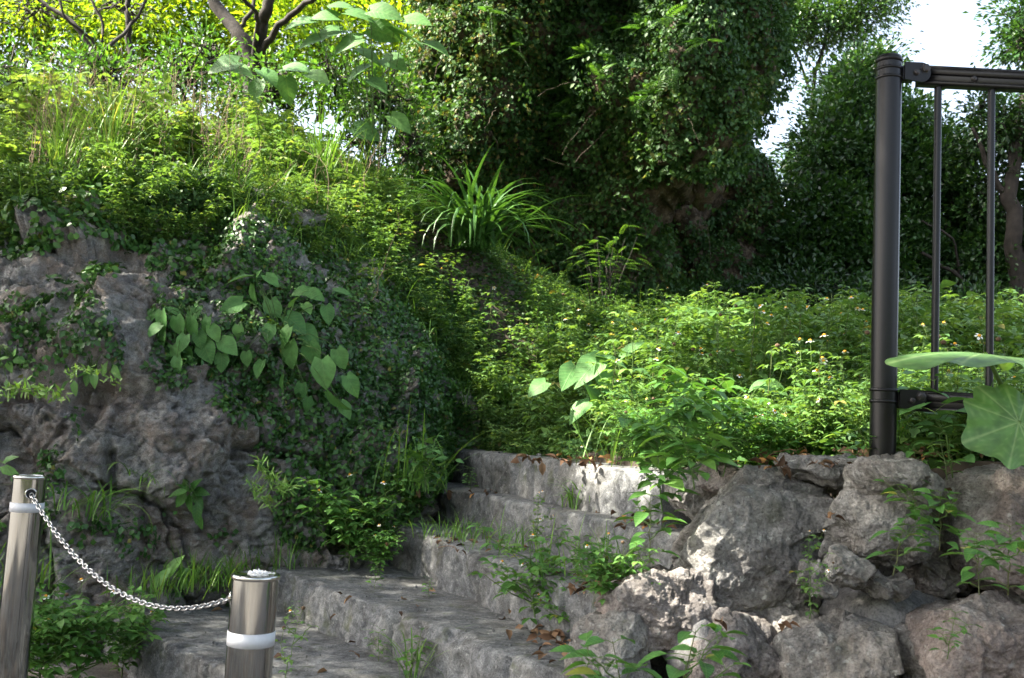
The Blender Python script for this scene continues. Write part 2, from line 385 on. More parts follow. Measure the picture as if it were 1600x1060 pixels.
M['boulder'] = rockmat('boulder_stone', (0.095, 0.092, 0.086), (0.215, 0.21, 0.197), (0.38, 0.37, 0.35), (0.24, 0.195, 0.16), 0.4, 0.5, 0.25, 1.5, 0.75)
M['pink'] = rockmat('pinkish_boulder_stone', (0.11, 0.098, 0.09), (0.225, 0.205, 0.19), (0.37, 0.345, 0.33), (0.26, 0.195, 0.165), 0.5, 0.4, 0.15, 1.5, 0.75)
M['mortar'] = rockmat('grey_mortar', (0.13, 0.13, 0.13), (0.19, 0.19, 0.19), (0.24, 0.24, 0.235), (0.15, 0.13, 0.11), 0.4, 0.1, 0.7, 1.6, 0.35)
M['step'] = rockmat('weathered_step_stone', (0.062, 0.065, 0.066), (0.15, 0.154, 0.156), (0.28, 0.287, 0.29), (0.13, 0.12, 0.10), 0.4, 0.3, 0.5, 2.0, 0.45)
M['cliffrock'] = rockmat('brown_limestone', (0.025, 0.021, 0.016), (0.065, 0.052, 0.038), (0.24, 0.195, 0.145), (0.095, 0.068, 0.045), 0.6, 0.2, 0.3, 0.7, 1.0)
M['soil'] = simple('soil', (0.055, 0.042, 0.03), 0.95, noise=0.5, nscale=9, bump=0.8)
M['steel'] = simple('polished_steel', (0.62, 0.60, 0.56), 0.12, 1.0)
M['chain'] = simple('galvanised_chain', (0.5, 0.5, 0.5), 0.28, 1.0, noise=0.15)
M['band'] = simple('white_reflective_tape', (0.58, 0.59, 0.62), 0.45, noise=0.08, nscale=60)
M['foil'] = simple('crumpled_white_tape', (0.85, 0.85, 0.85), 0.4)
M['black'] = simple('dark_brown_coated_metal', (0.007, 0.0065, 0.0075), 0.33, 0.0, 0.28, noise=0.12, nscale=90)
M['bolt'] = simple('dull_bolt', (0.05, 0.045, 0.045), 0.4, 0.7, 0.5)
M['hole'] = simple('painted_hole_shade', (0.01, 0.01, 0.01), 0.8)  # black for the flat discs that stand in for hole shade
# streaked brushed steel for the bollards
def steel():
    m, t, out = newmat('bollard_steel'); L = t.links.new
    p = N_(t, 'ShaderNodeBsdfPrincipled'); p.inputs['Metallic'].default_value = 1
    tc = N_(t, 'ShaderNodeTexCoord'); mp = N_(t, 'ShaderNodeMapping'); mp.inputs['Scale'].default_value = (9, 9, 5); L(tc.outputs['Object'], mp.inputs[0])
    nz = N_(t, 'ShaderNodeTexNoise'); nz.inputs['Scale'].default_value = 1; nz.inputs['Detail'].default_value = 4; L(mp.outputs[0], nz.inputs['Vector'])
    r = ramp(t, [(0.35, (0.34, 0.35, 0.34)), (0.7, (0.46, 0.47, 0.46))], nz.outputs[0]); L(r.outputs[0], p.inputs['Base Color'])
    r2 = ramp(t, [(0.3, (0.05, 0.05, 0.05)), (0.8, (0.14, 0.14, 0.14))], nz.outputs[0]); L(r2.outputs[0], p.inputs['Roughness'])
    L(p.outputs[0], out.inputs[0]); return m
M['bsteel'] = steel()

# ------------------------------------------------------------------ terrain
STEP = [  # left px, py, right px, py, distance-from-eye drop of its top
    (150, 948, 560, 1150, .93), (392, 878, 885, 1050, .74), (612, 822, 965, 938, .53), (676, 756, 1030, 832, .33), (716, 702, 1034, 738, .12)]
_a = PZ(716, 702, EYE[2] - .12); _b = PZ(1034, 738, EYE[2] - .12); _e = nrm(_b - _a); _nb = np.array([-_e[1], _e[0], 0])
def behind_top(t, d=0.3):
    p = _a + (_b - _a) * t + _nb * d; p[2] = EYE[2] - .12; return p
FR = [behind_top(.12), behind_top(.35), behind_top(.6), behind_top(.85), behind_top(1.08, .2)]
hc = []   # control points of the hillside: pixel column, pixel row, distance
for a in [(-500, 300, 5.8), (0, 300, 5.65), (250, 300, 5.75), (430, 345, 6.3), (550, 400, 6.65), (650, 465, 6.95), (735, 600, 7.0),
          (1150, 728, 3.75), (1300, 715, 3.35), (1450, 722, 3.15), (1600, 735, 2.9), (2100, 760, 2.6),
          (-500, 230, 8.5), (0, 230, 8.5), (300, 235, 8.5), (550, 300, 8.5), (640, 330, 8.3), (700, 372, 8.1), (760, 400, 8.3), (850, 490, 8.5), (1000, 560, 8.0), (1300, 585, 7.0), (1600, 600, 7.0), (2200, 620, 7),
          (0, 215, 12), (300, 215, 12), (600, 260, 12), (850, 450, 12), (1100, 530, 12), (1500, 560, 12), (2000, 580, 12), (-600, 215, 12),
          (800, 600, 7.0), (1000, 640, 5.8), (1250, 655, 4.8), (1500, 660, 4.4),
          (-600, 190, 24), (300, 190, 24), (1000, 430, 24), (1600, 500, 24), (2300, 500, 24)]:
    hc.append(P(*a))
hc = np.array(hc + FR)
_K = np.linalg.norm(hc[:, None, :2] - hc[None, :, :2], axis=-1); _n = len(hc)
_A = np.zeros((_n + 3, _n + 3)); _A[:_n, :_n] = _K + np.eye(_n) * 0.02; _A[:_n, _n:] = np.c_[np.ones(_n), hc[:, :2]]; _A[_n:, :_n] = _A[:_n, _n:].T
_W = np.linalg.solve(_A, np.r_[hc[:, 2], 0, 0, 0])
def hz(x, y, rough=True):
    x = np.atleast_1d(np.asarray(x, float)); y = np.atleast_1d(np.asarray(y, float)); sh = x.shape
    q = np.stack([x.ravel(), y.ravel()], -1); r = np.empty(len(q))
    for i in range(0, len(q), 20000):
        s = q[i:i + 20000]; r[i:i + 20000] = np.linalg.norm(s[:, None] - hc[None, :, :2], axis=-1) @ _W[:_n] + _W[_n] + s @ _W[_n + 1:]
    if rough: r = r + 0.05 * fbm(np.c_[q, np.zeros(len(q))], 1.6, 4)
    return r.reshape(sh)
fx = []; 
for a in [(-500, 300, 5.8), (0, 300, 5.65), (250, 300, 5.75), (430, 345, 6.3), (550, 400, 6.65), (650, 465, 6.95), (735, 600, 7.0),
          (1150, 728, 3.75), (1300, 715, 3.35), (1450, 722, 3.15), (1600, 735, 2.9)]:
    fx.append(P(*a)[:2])
fx = np.array(fx)
def front(x):
    return np.interp(x, np.r_[-14, fx[:, 0], 3, 14], np.r_[5.8, fx[:, 1], 2.3, 1.5])
xs = np.unique(np.r_[np.linspace(-14, -5, 30), np.linspace(-5, 4, 220), np.linspace(4, 14, 40)])
vs = np.linspace(0, 1, 170) ** 1.6
X = np.repeat(xs[:, None], len(vs), 1); Y = front(xs)[:, None] * (1 - vs) + 26 * vs
Z = hz(X, Y)
Vg = np.stack([X, Y, Z], -1); skirt = Vg[:, :1].copy(); skirt[..., 2] -= 0.7; skirt[..., 1] += 0.05
Vg = np.concatenate([skirt, Vg], 1); a_, b_ = Vg.shape[:2]
i, j = np.meshgrid(np.arange(a_ - 1), np.arange(b_ - 1), indexing='ij'); q = i * b_ + j
ac = Acc(); ac.add(Vg, [np.stack([q, q + b_, q + b_ + 1, q + 1], -1).reshape(-1, 4)])
tag(ac.build('hillside', M['soil']), kind='structure')
# ground at the foot of the steps, reaching to the horizon
gx = np.unique(np.r_[np.linspace(-150, -8, 12), np.linspace(-8, 6, 120), np.linspace(6, 150, 12)]); gy = np.unique(np.r_[np.linspace(-150, -4, 12), np.linspace(-4, 8, 100), np.linspace(8, 150, 12)])
GX, GY = np.meshgrid(gx, gy, indexing='ij'); GZ = 0.02 * fbm(np.stack([GX, GY, GX * 0], -1), 1.5, 3) - 0.02 + np.clip((-GX - 1.3) * 0.12, 0, .18)
a_, b_ = GX.shape; i, j = np.meshgrid(np.arange(a_ - 1), np.arange(b_ - 1), indexing='ij'); q = i * b_ + j
ac = Acc(); ac.add(np.stack([GX, GY, GZ], -1), [np.stack([q, q + b_, q + b_ + 1, q + 1], -1).reshape(-1, 4)])
M['lowground'] = rockmat('worn_ground', (0.07, 0.068, 0.065), (0.15, 0.145, 0.14), (0.25, 0.245, 0.24), (0.14, 0.10, 0.075), 0.6, 0.1, 0.3, 1.0, 0.3)
tag(ac.build('ground', M['lowground']), kind='structure')

def vnormals(V, F):
    n = np.zeros_like(V); A = V[F[:, 0]]; nn = np.cross(V[F[:, 1]] - A, V[F[:, 2]] - A)
    for k in range(F.shape[1]): np.add.at(n, F[:, k], nn)
    return nrm(n)
def sample(V, F, n, rng):
    """area-weighted points and normals on a mesh of tris/quads"""
    A = V[F[:, 0]]; T1 = np.cross(V[F[:, 1]] - A, V[F[:, 2]] - A)
    if F.shape[1] == 4:
        T2 = np.cross(V[F[:, 2]] - A, V[F[:, 3]] - A); F = np.concatenate([F[:, :3], F[:, [0, 2, 3]]]); NN = np.concatenate([T1, T2])
    else: NN = T1
    ar = np.linalg.norm(NN, axis=1); c = np.cumsum(ar); k = np.searchsorted(c, rng.rand(n) * c[-1])
    k = np.minimum(k, len(F) - 1); u, v = rng.rand(2, n); fl = u + v > 1; u[fl] = 1 - u[fl]; v[fl] = 1 - v[fl]
    a, b, c3 = V[F[k, 0]], V[F[k, 1]], V[F[k, 2]]
    return a + u[:, None] * (b - a) + v[:, None] * (c3 - a), nrm(NN[k]), c[-1] * 0.5

# ------------------------------------------------------------------ left outcrop
cpx = [-600, -250, 0, 130, 250, 340, 430, 530, 620, 690, 735, 780]
b_py = [1130, 1070, 1030, 995, 950, 918, 888, 852, 815, 755, 705, 690]; b_D = [4.1, 4.4, 4.6, 4.75, 4.85, 5.0, 5.1, 5.2, 5.35, 5.9, 6.6, 7.3]
w_py = [420, 420, 425, 405, 395, 400, 410, 455, 520, 580, 622, 665]; w_D = [4.9, 4.9, 5.0, 5.1, 5.2, 5.4, 5.65, 6.0, 6.4, 6.75, 7.0, 7.4]
c_py = [300, 300, 300, 298, 300, 318, 342, 392, 455, 530, 600, 650]; c_D = [5.85, 5.75, 5.65, 5.7, 5.8, 6.05, 6.4, 6.7, 7.0, 7.05, 7.15, 7.6]
rows = []
base = np.array([P(x, y, d) for x, y, d in zip(cpx, b_py, b_D)]); brow = np.array([P(x, y, d) for x, y, d in zip(cpx, w_py, w_D)])
crest = np.array([P(x, y, d) for x, y, d in zip(cpx, c_py, c_D)])
foot = base.copy(); foot[:, 2] -= 0.5
mid = [base * (1 - t) + brow * t + np.array([0, -1, 0]) * bl for t, bl in ((0.33, 0.12), (0.66, 0.16))]
back = crest + np.array([0, 0.55, 0.16]); back2 = crest + np.array([0, 1.1, -.5])
rows = np.array([foot, base, mid[0], mid[1], brow, crest, back, back2])   # rows, cols, 3
def resample(A, t_old, t_new, axis):
    return np.apply_along_axis(lambda c: np.interp(t_new, t_old, c), axis, A)
nu, nv = 560, 420
tv_old = np.array([0, .12, .32, .52, .70, .84, .93, 1.0]); G = resample(rows, tv_old, np.linspace(0, 1, nv), 0)
xl = np.r_[0, np.cumsum(np.linalg.norm(np.diff(base[:, :2], axis=0), axis=1))]; G = resample(G, xl, np.linspace(0, xl[-1], nu), 1)
for _ in range(60):
    G[1:-1] = (G[:-2] + 2 * G[1:-1] + G[2:]) / 4; G[:, 1:-1] = (G[:, :-2] + 2 * G[:, 1:-1] + G[:, 2:]) / 4
i, j = np.meshgrid(np.arange(nv - 1), np.arange(nu - 1), indexing='ij'); q = i * nu + j
WF = np.stack([q, q + 1, q + nu + 1, q + nu], -1).reshape(-1, 4)
WV = G.reshape(-1, 3); WN = vnormals(WV, WF)
px, py, _ = pix(WV)
def blob(cx, cy, rx, ry, pw=2.0): return np.exp(-(np.abs((px - cx) / rx) ** pw + np.abs((py - cy) / ry) ** pw))
wp = WV + 0.05 * np.stack([fbm(WV, 3.5, 4, .6), fbm(WV + 9, 3.5, 4, .6), fbm(WV + 21, 3.5, 4, .6)], -1)
fa, ea = facets(wp, 1.5, .25, .12); fb, eb = facets(wp * np.array([1, 1, 1.25]) + 5, 4.2, .16, .03); fc, ec = facets(wp + 11, 12.0, .3, .014)
crackn = fbm(WV + 3, 1.5, 2)
disp = fa + fb + fc + 0.05 * fbm(WV, 1.5, 2) - 0.10 * np.exp(-(ea / 0.035) ** 2) * (crackn > -.15) - 0.014 * np.exp(-(eb / 0.05) ** 2) * (crackn < .25)
disp += 0.017 * fbm(WV, 22, 4, 0.72) + .018 * fbm(WV, 8, 3, .5)
pitn = fbm(WV + 50, 22, 3); disp -= 0.04 * np.clip(pitn - 0.35, 0, 1)
disp += 0.15 * blob(110, 505, 115, 75, 4) - 0.12 * blob(150, 620, 160, 22) - 0.14 * blob(140, 645, 18, 20) - 0.15 * blob(172, 735, 9, 40) + 0.10 * blob(360, 665, 60, 50, 4) - 0.1 * blob(25, 700, 60, 60, 4)
disp += 0.08 * blob(60, 650, 60, 30) - 0.10 * blob(420, 590, 50, 20) - 0.10 * blob(330, 560, 70, 12) + 0.10 * blob(300, 720, 60, 80, 4) - 0.09 * blob(225, 820, 9, 60) - 0.08 * blob(20, 430, 60, 12)
WV = WV + WN * disp[:, None]; WN = vnormals(WV, WF)
ac = Acc(); ac.add(WV, [WF])
wall = ac.build('rock_outcrop', M['rock']); tag(wall, 'rough grey and brown limestone outcrop rising left of the steps, half covered in creeper', 'rock')
wpx, wpy, wz = pix(WV)
def wall_at(x, y):
    k = np.argmin((wpx - x) ** 2 + (wpy - y) ** 2 + 100 * (wz - 5.5).clip(0.9, 9)); n = WN[k]
    return WV[k], n

# ------------------------------------------------------------------ steps
stairs = empty('stone_staircase', PZ(600, 1000, 0.2)); tag(stairs, 'flight of worn grey stone steps climbing between the outcrop and the boulder wall', 'steps')
TREAD = []
def step_block(a, b, z, zlow, depth, seed):
    rng = RS(seed); a = np.asarray(a); b = np.asarray(b); ax = nrm(b - a); Lg = np.linalg.norm(b - a); nb = np.array([-ax[1], ax[0], 0])
    if nb[1] < 0: nb = -nb
    n1 = int(Lg / 0.012); hgt = z - zlow; n2 = max(6, int(hgt / 0.012)); n3 = int(depth / 0.02)
    # profile: front face up, over the arris, back along the tread
    pr = [(0, zlow + hgt * t) for t in np.linspace(0, 1, n2)[:-1]] + [(0.004, z - 0.004), (0.012, z)] + [(depth * t, z) for t in np.linspace(0.03, 1, n3)]
    pr = np.array(pr); s = np.linspace(0, Lg, n1)
    bow = 0.015 * np.sin(s / Lg * 3.1 + seed) + 0.012 * fbm(np.c_[s * 1, s * 0 + seed, s * 0], 2.0, 3)
    V = a[None, None, :] * np.array([1, 1, 0]) + s[:, None, None] * (ax * np.array([1, 1, 0]))[None, None] + (pr[None, :, 0, None] + bow[:, None, None]) * nb
    V = V + np.array([0, 0, 1.0]) * pr[None, :, 1, None] * np.ones((n1, 1, 1))
    nf = np.where(pr[:, 0] < 0.003, 1.0, 0.25)[None]
    edge = np.exp(-((pr[:, 0]) ** 2 / 0.0006 + (pr[:, 1] - z) ** 2 / 0.0012))[None]
    chip = np.clip(fbm(V + seed * 3, 7, 4, 0.6) - 0.25, 0, 1)
    out = (0.016 * fbm(V, 9, 5, 0.65) + 0.012 * fbm(V, 3, 2)) * nf
    V = V - nb * out[..., None]
    V[..., 2] += 0.007 * fbm(V + 5, 4, 5, 0.6) * (1 - nf * 0.8)
    V = V + (nb * 0.5 - np.array([0, 0, 0.6]))[None, None] * (edge * (0.006 + chip * 0.09))[..., None]
    # joints between the blocks
    for jx in np.cumsum(rng.uniform(0.45, 0.85, 8)):
        if jx > Lg - 0.1: break
        g = np.exp(-((s - jx - 0.01 * np.sin(jx * 9)) / 0.011) ** 2); V = V + (nb * 0.035)[None, None] * (g[:, None] * nf)[..., None]; V[..., 2] -= (g[:, None] * (1 - nf)) * 0.014
    i, j = np.meshgrid(np.arange(n1 - 1), np.arange(len(pr) - 1), indexing='ij'); m = len(pr); q = i * m + j
    ac = Acc(); ac.add(V, [np.stack([q, q + m, q + m + 1, q + 1], -1).reshape(-1, 4)])
    # end faces
    for e in (0, n1 - 1):
        bk = V[e, -1].copy(); bk[2] = zlow; lo = len(pr)
        ac.add(np.concatenate([V[e], bk[None]]), [np.array([list(range(lo + 1))])])
    return ac, nb
for k, (x0, y0, x1, y1, dr) in enumerate(STEP):
    z = EYE[2] - dr; a = PZ(x0, y0, z); b = PZ(x1, y1, z); zl = (EYE[2] - STEP[k - 1][4] if k else 0) - 0.06
    ext = nrm(b - a); a = a - ext * 0.15; b = b + ext * (0.1 if k < 4 else 0.0)
    ac, nb = step_block(a, b, z, zl, 0.75, 3 + k * 5); ac.v = [v - np.array(stairs.location, np.float32) for v in ac.v]
    o = ac.build('step', M['step'], stairs); TREAD.append((a, b, nb, z))
def on_tread(k, px_, py_): return PZ(px_, py_, TREAD[k][3])

# ------------------------------------------------------------------ boulders
def ico(sub):
    t = (1 + 5 ** .5) / 2; v = np.array([(-1, t, 0), (1, t, 0), (-1, -t, 0), (1, -t, 0), (0, -1, t), (0, 1, t), (0, -1, -t), (0, 1, -t), (t, 0, -1), (t, 0, 1), (-t, 0, -1), (-t, 0, 1)], float)
    f = np.array([(0, 11, 5), (0, 5, 1), (0, 1, 7), (0, 7, 10), (0, 10, 11), (1, 5, 9), (5, 11, 4), (11, 10, 2), (10, 7, 6), (7, 1, 8), (3, 9, 4), (3, 4, 2), (3, 2, 6), (3, 6, 8), (3, 8, 9), (4, 9, 5), (2, 4, 11), (6, 2, 10), (8, 6, 7), (9, 8, 1)])
    v = nrm(v)
    for _ in range(sub):
        e = np.sort(np.concatenate([f[:, [0, 1]], f[:, [1, 2]], f[:, [2, 0]]]), 1); u, inv = np.unique(e, axis=0, return_inverse=True); inv = inv.reshape(-1)
        m = nrm(v[u[:, 0]] + v[u[:, 1]]); n0 = len(v); v = np.concatenate([v, m]); k = len(f); a, b, c = inv[:k] + n0, inv[k:2 * k] + n0, inv[2 * k:] + n0
        f = np.concatenate([np.c_[f[:, 0], a, c], np.c_[f[:, 1], b, a], np.c_[f[:, 2], c, b], np.c_[a, b, c]])
    return v, f
ICO = {s: ico(s) for s in (2, 4, 5, 6)}
def boulder(c, r, seed, sub=5, rough=1.0, boxy=0.28, cuts=9, cutd=(0.62, 0.92)):
    v, f = ICO[sub]; rng = RS(seed); v = v.copy()
    bx = v / np.max(np.abs(v), axis=1, keepdims=True); v = v * (1 - boxy) + bx * boxy * 0.85
    for _ in range(cuts):
        n = nrm(rng.normal(0, 1, 3)); d = rng.uniform(*cutd); e = v @ n - d; v = v - np.where(e > 0, e * 0.85, 0)[:, None] * n
    off = rng.rand(3) * 50; s = v * np.asarray(r)
    n = nrm(v); m = float(np.mean(r))
    s = s + n * (0.10 * m * fbm(v + off, 1.3, 3))[:, None] + n * (facets(s + off + .02 * fbm(s, 9, 3)[:, None], 3.2 / max(m, .1) * .3, 0.13, .02)[0] * rough)[:, None] + n * (rough * (0.012 * fbm(s + off, 10, 6, 0.68) - 0.02 * np.clip(fbm(s + off, 14, 3) - 0.5, 0, 1)))[:, None]
    return s + np.asarray(c), f
rub = empty('boulder_wall', P(1250, 1060, 2.9)); tag(rub, 'retaining wall of rough grey boulders set in mortar under the black fence', 'wall')
rl = np.array(rub.location)
BL = [(1180, 858, 140, 122, 3.05, .26, 'boulder', 6, 'largest boulder, grey with its sunlit left shoulder'), (1368, 818, 78, 58, 2.85, .2, 'boulder', 6, None), (1605, 835, 120, 98, 2.7, .24, 'pink', 6, 'big pale pitted boulder at the right end'),
      (1287, 733, 60, 30, 3.05, .15, 'boulder', 5, None), (1395, 750, 66, 42, 2.76, .15, 'boulder', 5, None), (1321, 889, 32, 28, 2.75, .09, 'boulder', 5, 'small rounded stone wedged under the others'), (1280, 908, 26, 30, 2.8, .09, 'boulder', 5, None),
      (1165, 1040, 92, 76, 2.85, .2, 'pink', 6, None), (1302, 1046, 82, 80, 2.72, .2, 'boulder', 6, None), (1392, 975, 74, 68, 2.9, .2, 'mortar', 5, 'smooth cement-grey patch'), (1530, 1015, 118, 88, 2.62, .2, 'pink', 6, None),
      (1032, 955, 90, 74, 3.0, .2, 'pink', 6, 'pinkish boulder beside the steps, sunlit on top'), (958, 1050, 64, 88, 2.9, .18, 'boulder', 6, None), (1455, 890, 52, 45, 2.95, .15, 'pink', 5, None), (1372, 915, 40, 25, 2.78, .1, 'boulder', 5, None),
      (1462, 785, 50, 32, 3.0, .15, 'pink', 5, None), (1225, 972, 60, 36, 3.05, .12, 'boulder', 5, None), (1085, 1000, 45, 50, 2.95, .15, 'mortar', 5, None), (1440, 1040, 46, 60, 2.75, .15, 'boulder', 5, None), (1620, 960, 80, 60, 2.8, .18, 'boulder', 5, None),
      (1760, 900, 150, 130, 2.6, .25, 'boulder', 5, None), (1720, 1080, 130, 110, 2.5, .25, 'pink', 5, None), (1100, 1180, 120, 90, 2.8, .25, 'boulder', 5, None), (1330, 1190, 130, 90, 2.65, .25, 'pink', 5, None), (1530, 1180, 120, 100, 2.55, .25, 'boulder', 5, None),
      (1330, 962, 40, 35, 2.95, .15, 'mortar', 5, None), (1210, 765, 60, 28, 3.35, .15, 'boulder', 5, None), (1090, 768, 44, 40, 3.6, .18, 'boulder', 5, None), (1130, 750, 40, 26, 3.5, .14, 'pink', 5, None), (900, 1130, 60, 60, 2.9, .2, 'boulder', 5, None)]
BV = []
for k, (x, y, hw, hh_, D, ry, mt, sub, lb) in enumerate(BL):
    s = D / FPX; c = P(x, y, D + ry * 0.7)
    V, F = boulder(c, (hw * s * 1.12, ry, hh_ * s * 1.12), 100 + k, sub, 1.0 if mt != 'mortar' else 0.35)
    BV.append((V, F)); ac = Acc(); ac.add(V - rl, [F]); o = ac.build('boulder' if mt != 'mortar' else 'mortar', M[mt], rub)
    if lb: o['label'] = lb
# rough earth and mortar core behind the boulders
core = []
for (x, y, hw, hh_, D, ry) in [(1150, 960, 170, 150, 3.45, .35), (1400, 950, 190, 170, 3.3, .35), (1640, 960, 170, 160, 3.15, .35), (1180, 1150, 240, 130, 3.3, .35), (1500, 1150, 240, 130, 3.1, .35), (1330, 820, 200, 75, 3.45, .3), (1560, 820, 160, 75, 3.25, .3)]:
    V, F = boulder(P(x, y, D + ry * .5), (hw * D / FPX, ry, hh_ * D / FPX), 300 + x + y, 5, 1.0)
    core.append((V - rl, F))
ac = Acc()
for V, F in core: ac.add(V, [F])
ac.build('rubble_core', M['mortar'], rub)

# ------------------------------------------------------------------ ivy-clad crag behind
def remesh_union(ells, vox, seed):
    ac = Acc(); v, f = ICO[4]
    for (x, y, D, rx, ry, rz) in ells: ac.add(v * np.array([rx, ry, rz]) + P(x, y, D), [f])
    o = ac.build('tmp', M['cliffrock']); md = o.modifiers.new('r', 'REMESH'); md.mode = 'VOXEL'; md.voxel_size = vox
    dg = bpy.context.evaluated_depsgraph_get(); dg.update(); me = o.evaluated_get(dg).to_mesh()
    V = np.empty(len(me.vertices) * 3, np.float32); me.vertices.foreach_get('co', V); V = V.reshape(-1, 3).astype(float)
    F = np.array([list(p.vertices) for p in me.polygons if len(p.vertices) == 4])
    bpy.data.objects.remove(o)
    for _ in range(6):
        S = np.zeros_like(V); C = np.zeros(len(V))
        for a, b in ((0, 1), (1, 2), (2, 3), (3, 0)):
            np.add.at(S, F[:, a], V[F[:, b]]); np.add.at(C, F[:, a], 1); np.add.at(S, F[:, b], V[F[:, a]]); np.add.at(C, F[:, b], 1)
        V = V * 0.4 + 0.6 * S / np.maximum(C, 1)[:, None]
    return V, F
CV, CF = remesh_union([(900, -90, 11.4, 2.0, 1.6, 2.3), (1080, 110, 10.7, 0.85, 1.7, 1.5), (745, 190, 11.2, 0.8, 1.1, 1.7), (860, 380, 11.6, 0.95, 1.0, 1.2), (1090, 440, 13.4, 1.4, 1.0, 2.0),
                       (1165, 10, 10.9, 0.45, 0.6, 0.75), (980, 200, 11.0, 0.9, 0.9, 1.1), (680, 330, 11.4, 0.6, .8, 1.0), (950, 500, 12, 1.0, .8, 0.7), (900, -330, 12, 1.5, 1.5, 1.5)], 0.045, 0)
CN = vnormals(CV, CF); f1, f2, hh = cells(CV + 0.2 * fbm(CV, 1.5, 2)[:, None], 1.3)
CV = CV + CN * (0.28 * fbm(CV, 0.9, 4, 0.55) + 0.22 * (hh - 0.5) - 0.16 * np.exp(-((f2 - f1) / 0.1) ** 2) + 0.05 * fbm(CV, 5, 4, 0.6))[:, None]
CN = vnormals(CV, CF)
ac = Acc(); ac.add(CV, [CF]); crag = ac.build('rock_crag', M['cliffrock']); tag(crag, 'tall overhanging limestone crag under a dense coat of creeper, dark hollow at its foot', 'rock')
cpx_, cpy_, _ = pix(CV)

# ------------------------------------------------------------------ unseen canopy (off to the left), crown shaped to shade the foreground with sun gaps
LIT = [(80, 230, 7.0, .5), (170, 200, 7.2, .6), (250, 230, 7.5, .6), (340, 280, 6.6, .4), (330, 200, 8, .5), (440, 250, 8, .35), (520, 300, 7.2, .3), (560, 240, 9, .45),
       (70, 120, 9, .7), (300, 130, 10, .8), (500, 160, 10, .7), (640, 140, 10.2, .6), (720, 80, 9.9, .45), (730, 210, 10, .35), (690, 270, 10, .3), (800, 180, 9.7, .25), (850, 60, 9.5, .3), (780, 30, 9.5, .4),
       (1150, 85, 9.6, .16), (1040, 30, 9.6, .2), (940, 400, 8.6, .45), (820, 330, 9.4, .2), (1180, 500, 6.6, .22), (905, 520, 5.4, .13), (960, 560, 5.6, .12), (1010, 600, 5.2, .16), (1060, 640, 5, .2),
       (1150, 600, 5.2, .2), (1200, 650, 5, .14), (1000, 690, 4.9, .18), (1090, 700, 4.2, .16), (1110, 760, 3.8, .12), (1060, 730, 3.9, .12), (1085, 850, 2.85, .06), (1100, 885, 2.85, .05), (1020, 912, 2.9, .045), (1065, 790, 3.0, .04), (930, 470, 6, .12), (1000, 560, 6, .12), (1150, 690, 5, .12), (1100, 640, 5, .12), (1120, 540, 6.5, .18),
       (1580, 480, 7.5, .3), (1450, 520, 6.5, .25), (1230, 640, 5, .15), (620, 330, 7.6, .3), (760, 300, 7.8, .2), (900, 640, 5.6, .12), (1280, 60, 12, .4), (1420, 560, 6, .2), (1600, 660, 2.6, .12)]
def surf_pt(x, y, D):
    """where the sunny patch at this pixel really falls: boulder, crag or top of the weeds"""
    best = D
    if D < 3.7:
        for V, F in BV:
            a, b, z = pix(V); m_ = (np.abs(a - x) < 14) & (np.abs(b - y) < 14)
            if m_.any(): best = min(best if best != D else 9, np.sort(V[m_, 1])[:3].mean())
        return P(x, y, best if best < 4 else D)
    if D >= 9.4:
        k = np.argmin((cpx_ - x) ** 2 + (cpy_ - y) ** 2 + np.where(CN[:, 1] < .2, 0, 1e6)); return CV[k]
    for d_ in np.arange(3, 10, .08):
        p = P(x, y, d_)
        if p[1] > front(p[0]) and p[2] < hz(p[0], p[1])[0] + .32: return p
    return P(x, y, D)
cpx_, cpy_, _ = pix(CV)
LC = np.array([surf_pt(a, b, c) for a, b, c, r in LIT]); LR = np.array([r * (1.35 if 870 < a < 1260 and 470 < b < 740 else 1) for a, b, c, r in LIT]) * 1.25 + .045
for dk in [PZ(745, 700, 1.03), PZ(760, 730, .95), PZ(770, 775, .8), PZ(850, 715, 1.03), PZ(950, 740, .95), P(1300, 920, 2.9), P(1165, 1000, 2.8), P(1300, 1000, 2.7), P(1230, 940, 2.85), P(1300, 780, 3.0), P(1225, 968, 2.8), P(1180, 990, 2.7), P(1400, 980, 2.7), P(1560, 800, 2.6), PZ(900, 740, .95), PZ(980, 748, .95), P(1240, 965, 2.9), PZ(740, 900, .5), P(620, 560, 6.1), P(660, 600, 6.3)]:
    d_ = LC - dk; pd = np.linalg.norm(d_ - (d_ @ SUN)[:, None] * SUN, axis=1); LR = np.minimum(LR, np.maximum(pd - .06, .01))
def lit_clear(C, extra=0.0):
    """True where the shadow of a point misses every sunny patch"""
    d = LC[None] - C[:, None]; t = -(d @ SUN); perp = np.linalg.norm(d + t[..., None] * SUN, axis=-1)
    return (perp > LR[None] + extra).all(1)
rng = RS(11)
nC = 6600
T = np.stack([rng.uniform(-4.6, 5.6, nC), rng.uniform(-.6, 10.0, nC), np.full(nC, 1.3)], -1)
C = T + SUN * rng.uniform(5.2, 8.5, nC)[:, None]
T2 = np.stack([rng.uniform(-6, 7, 1500), rng.uniform(-3.5, 5.0, 1500), rng.uniform(5.5, 8, 1500)], -1)  # extra leaf clumps overhead, added to dim the skylight
C = np.concatenate([C, T2]); C = C[lit_clear(C, 0.02)]
cr = EYE; ppx, ppy, pz = pix(C); C = C[~((pz > 0) & (ppy > -110))]
XT = [dk + SUN * t_ + RS(int(t_ * 10)).normal(0, .10, 3) for dk in [PZ(x_, 735, .95) for x_ in range(760, 1040, 30)] + [P(1165, 1000, 2.8), P(1230, 965, 2.85), P(1300, 1000, 2.7)] for t_ in (5.6, 6.3, 7.0, 7.7)]; XT = np.array(XT); C = np.concatenate([C, XT[lit_clear(XT, 0)]])  # extra clumps added to shade the top riser and lower boulders
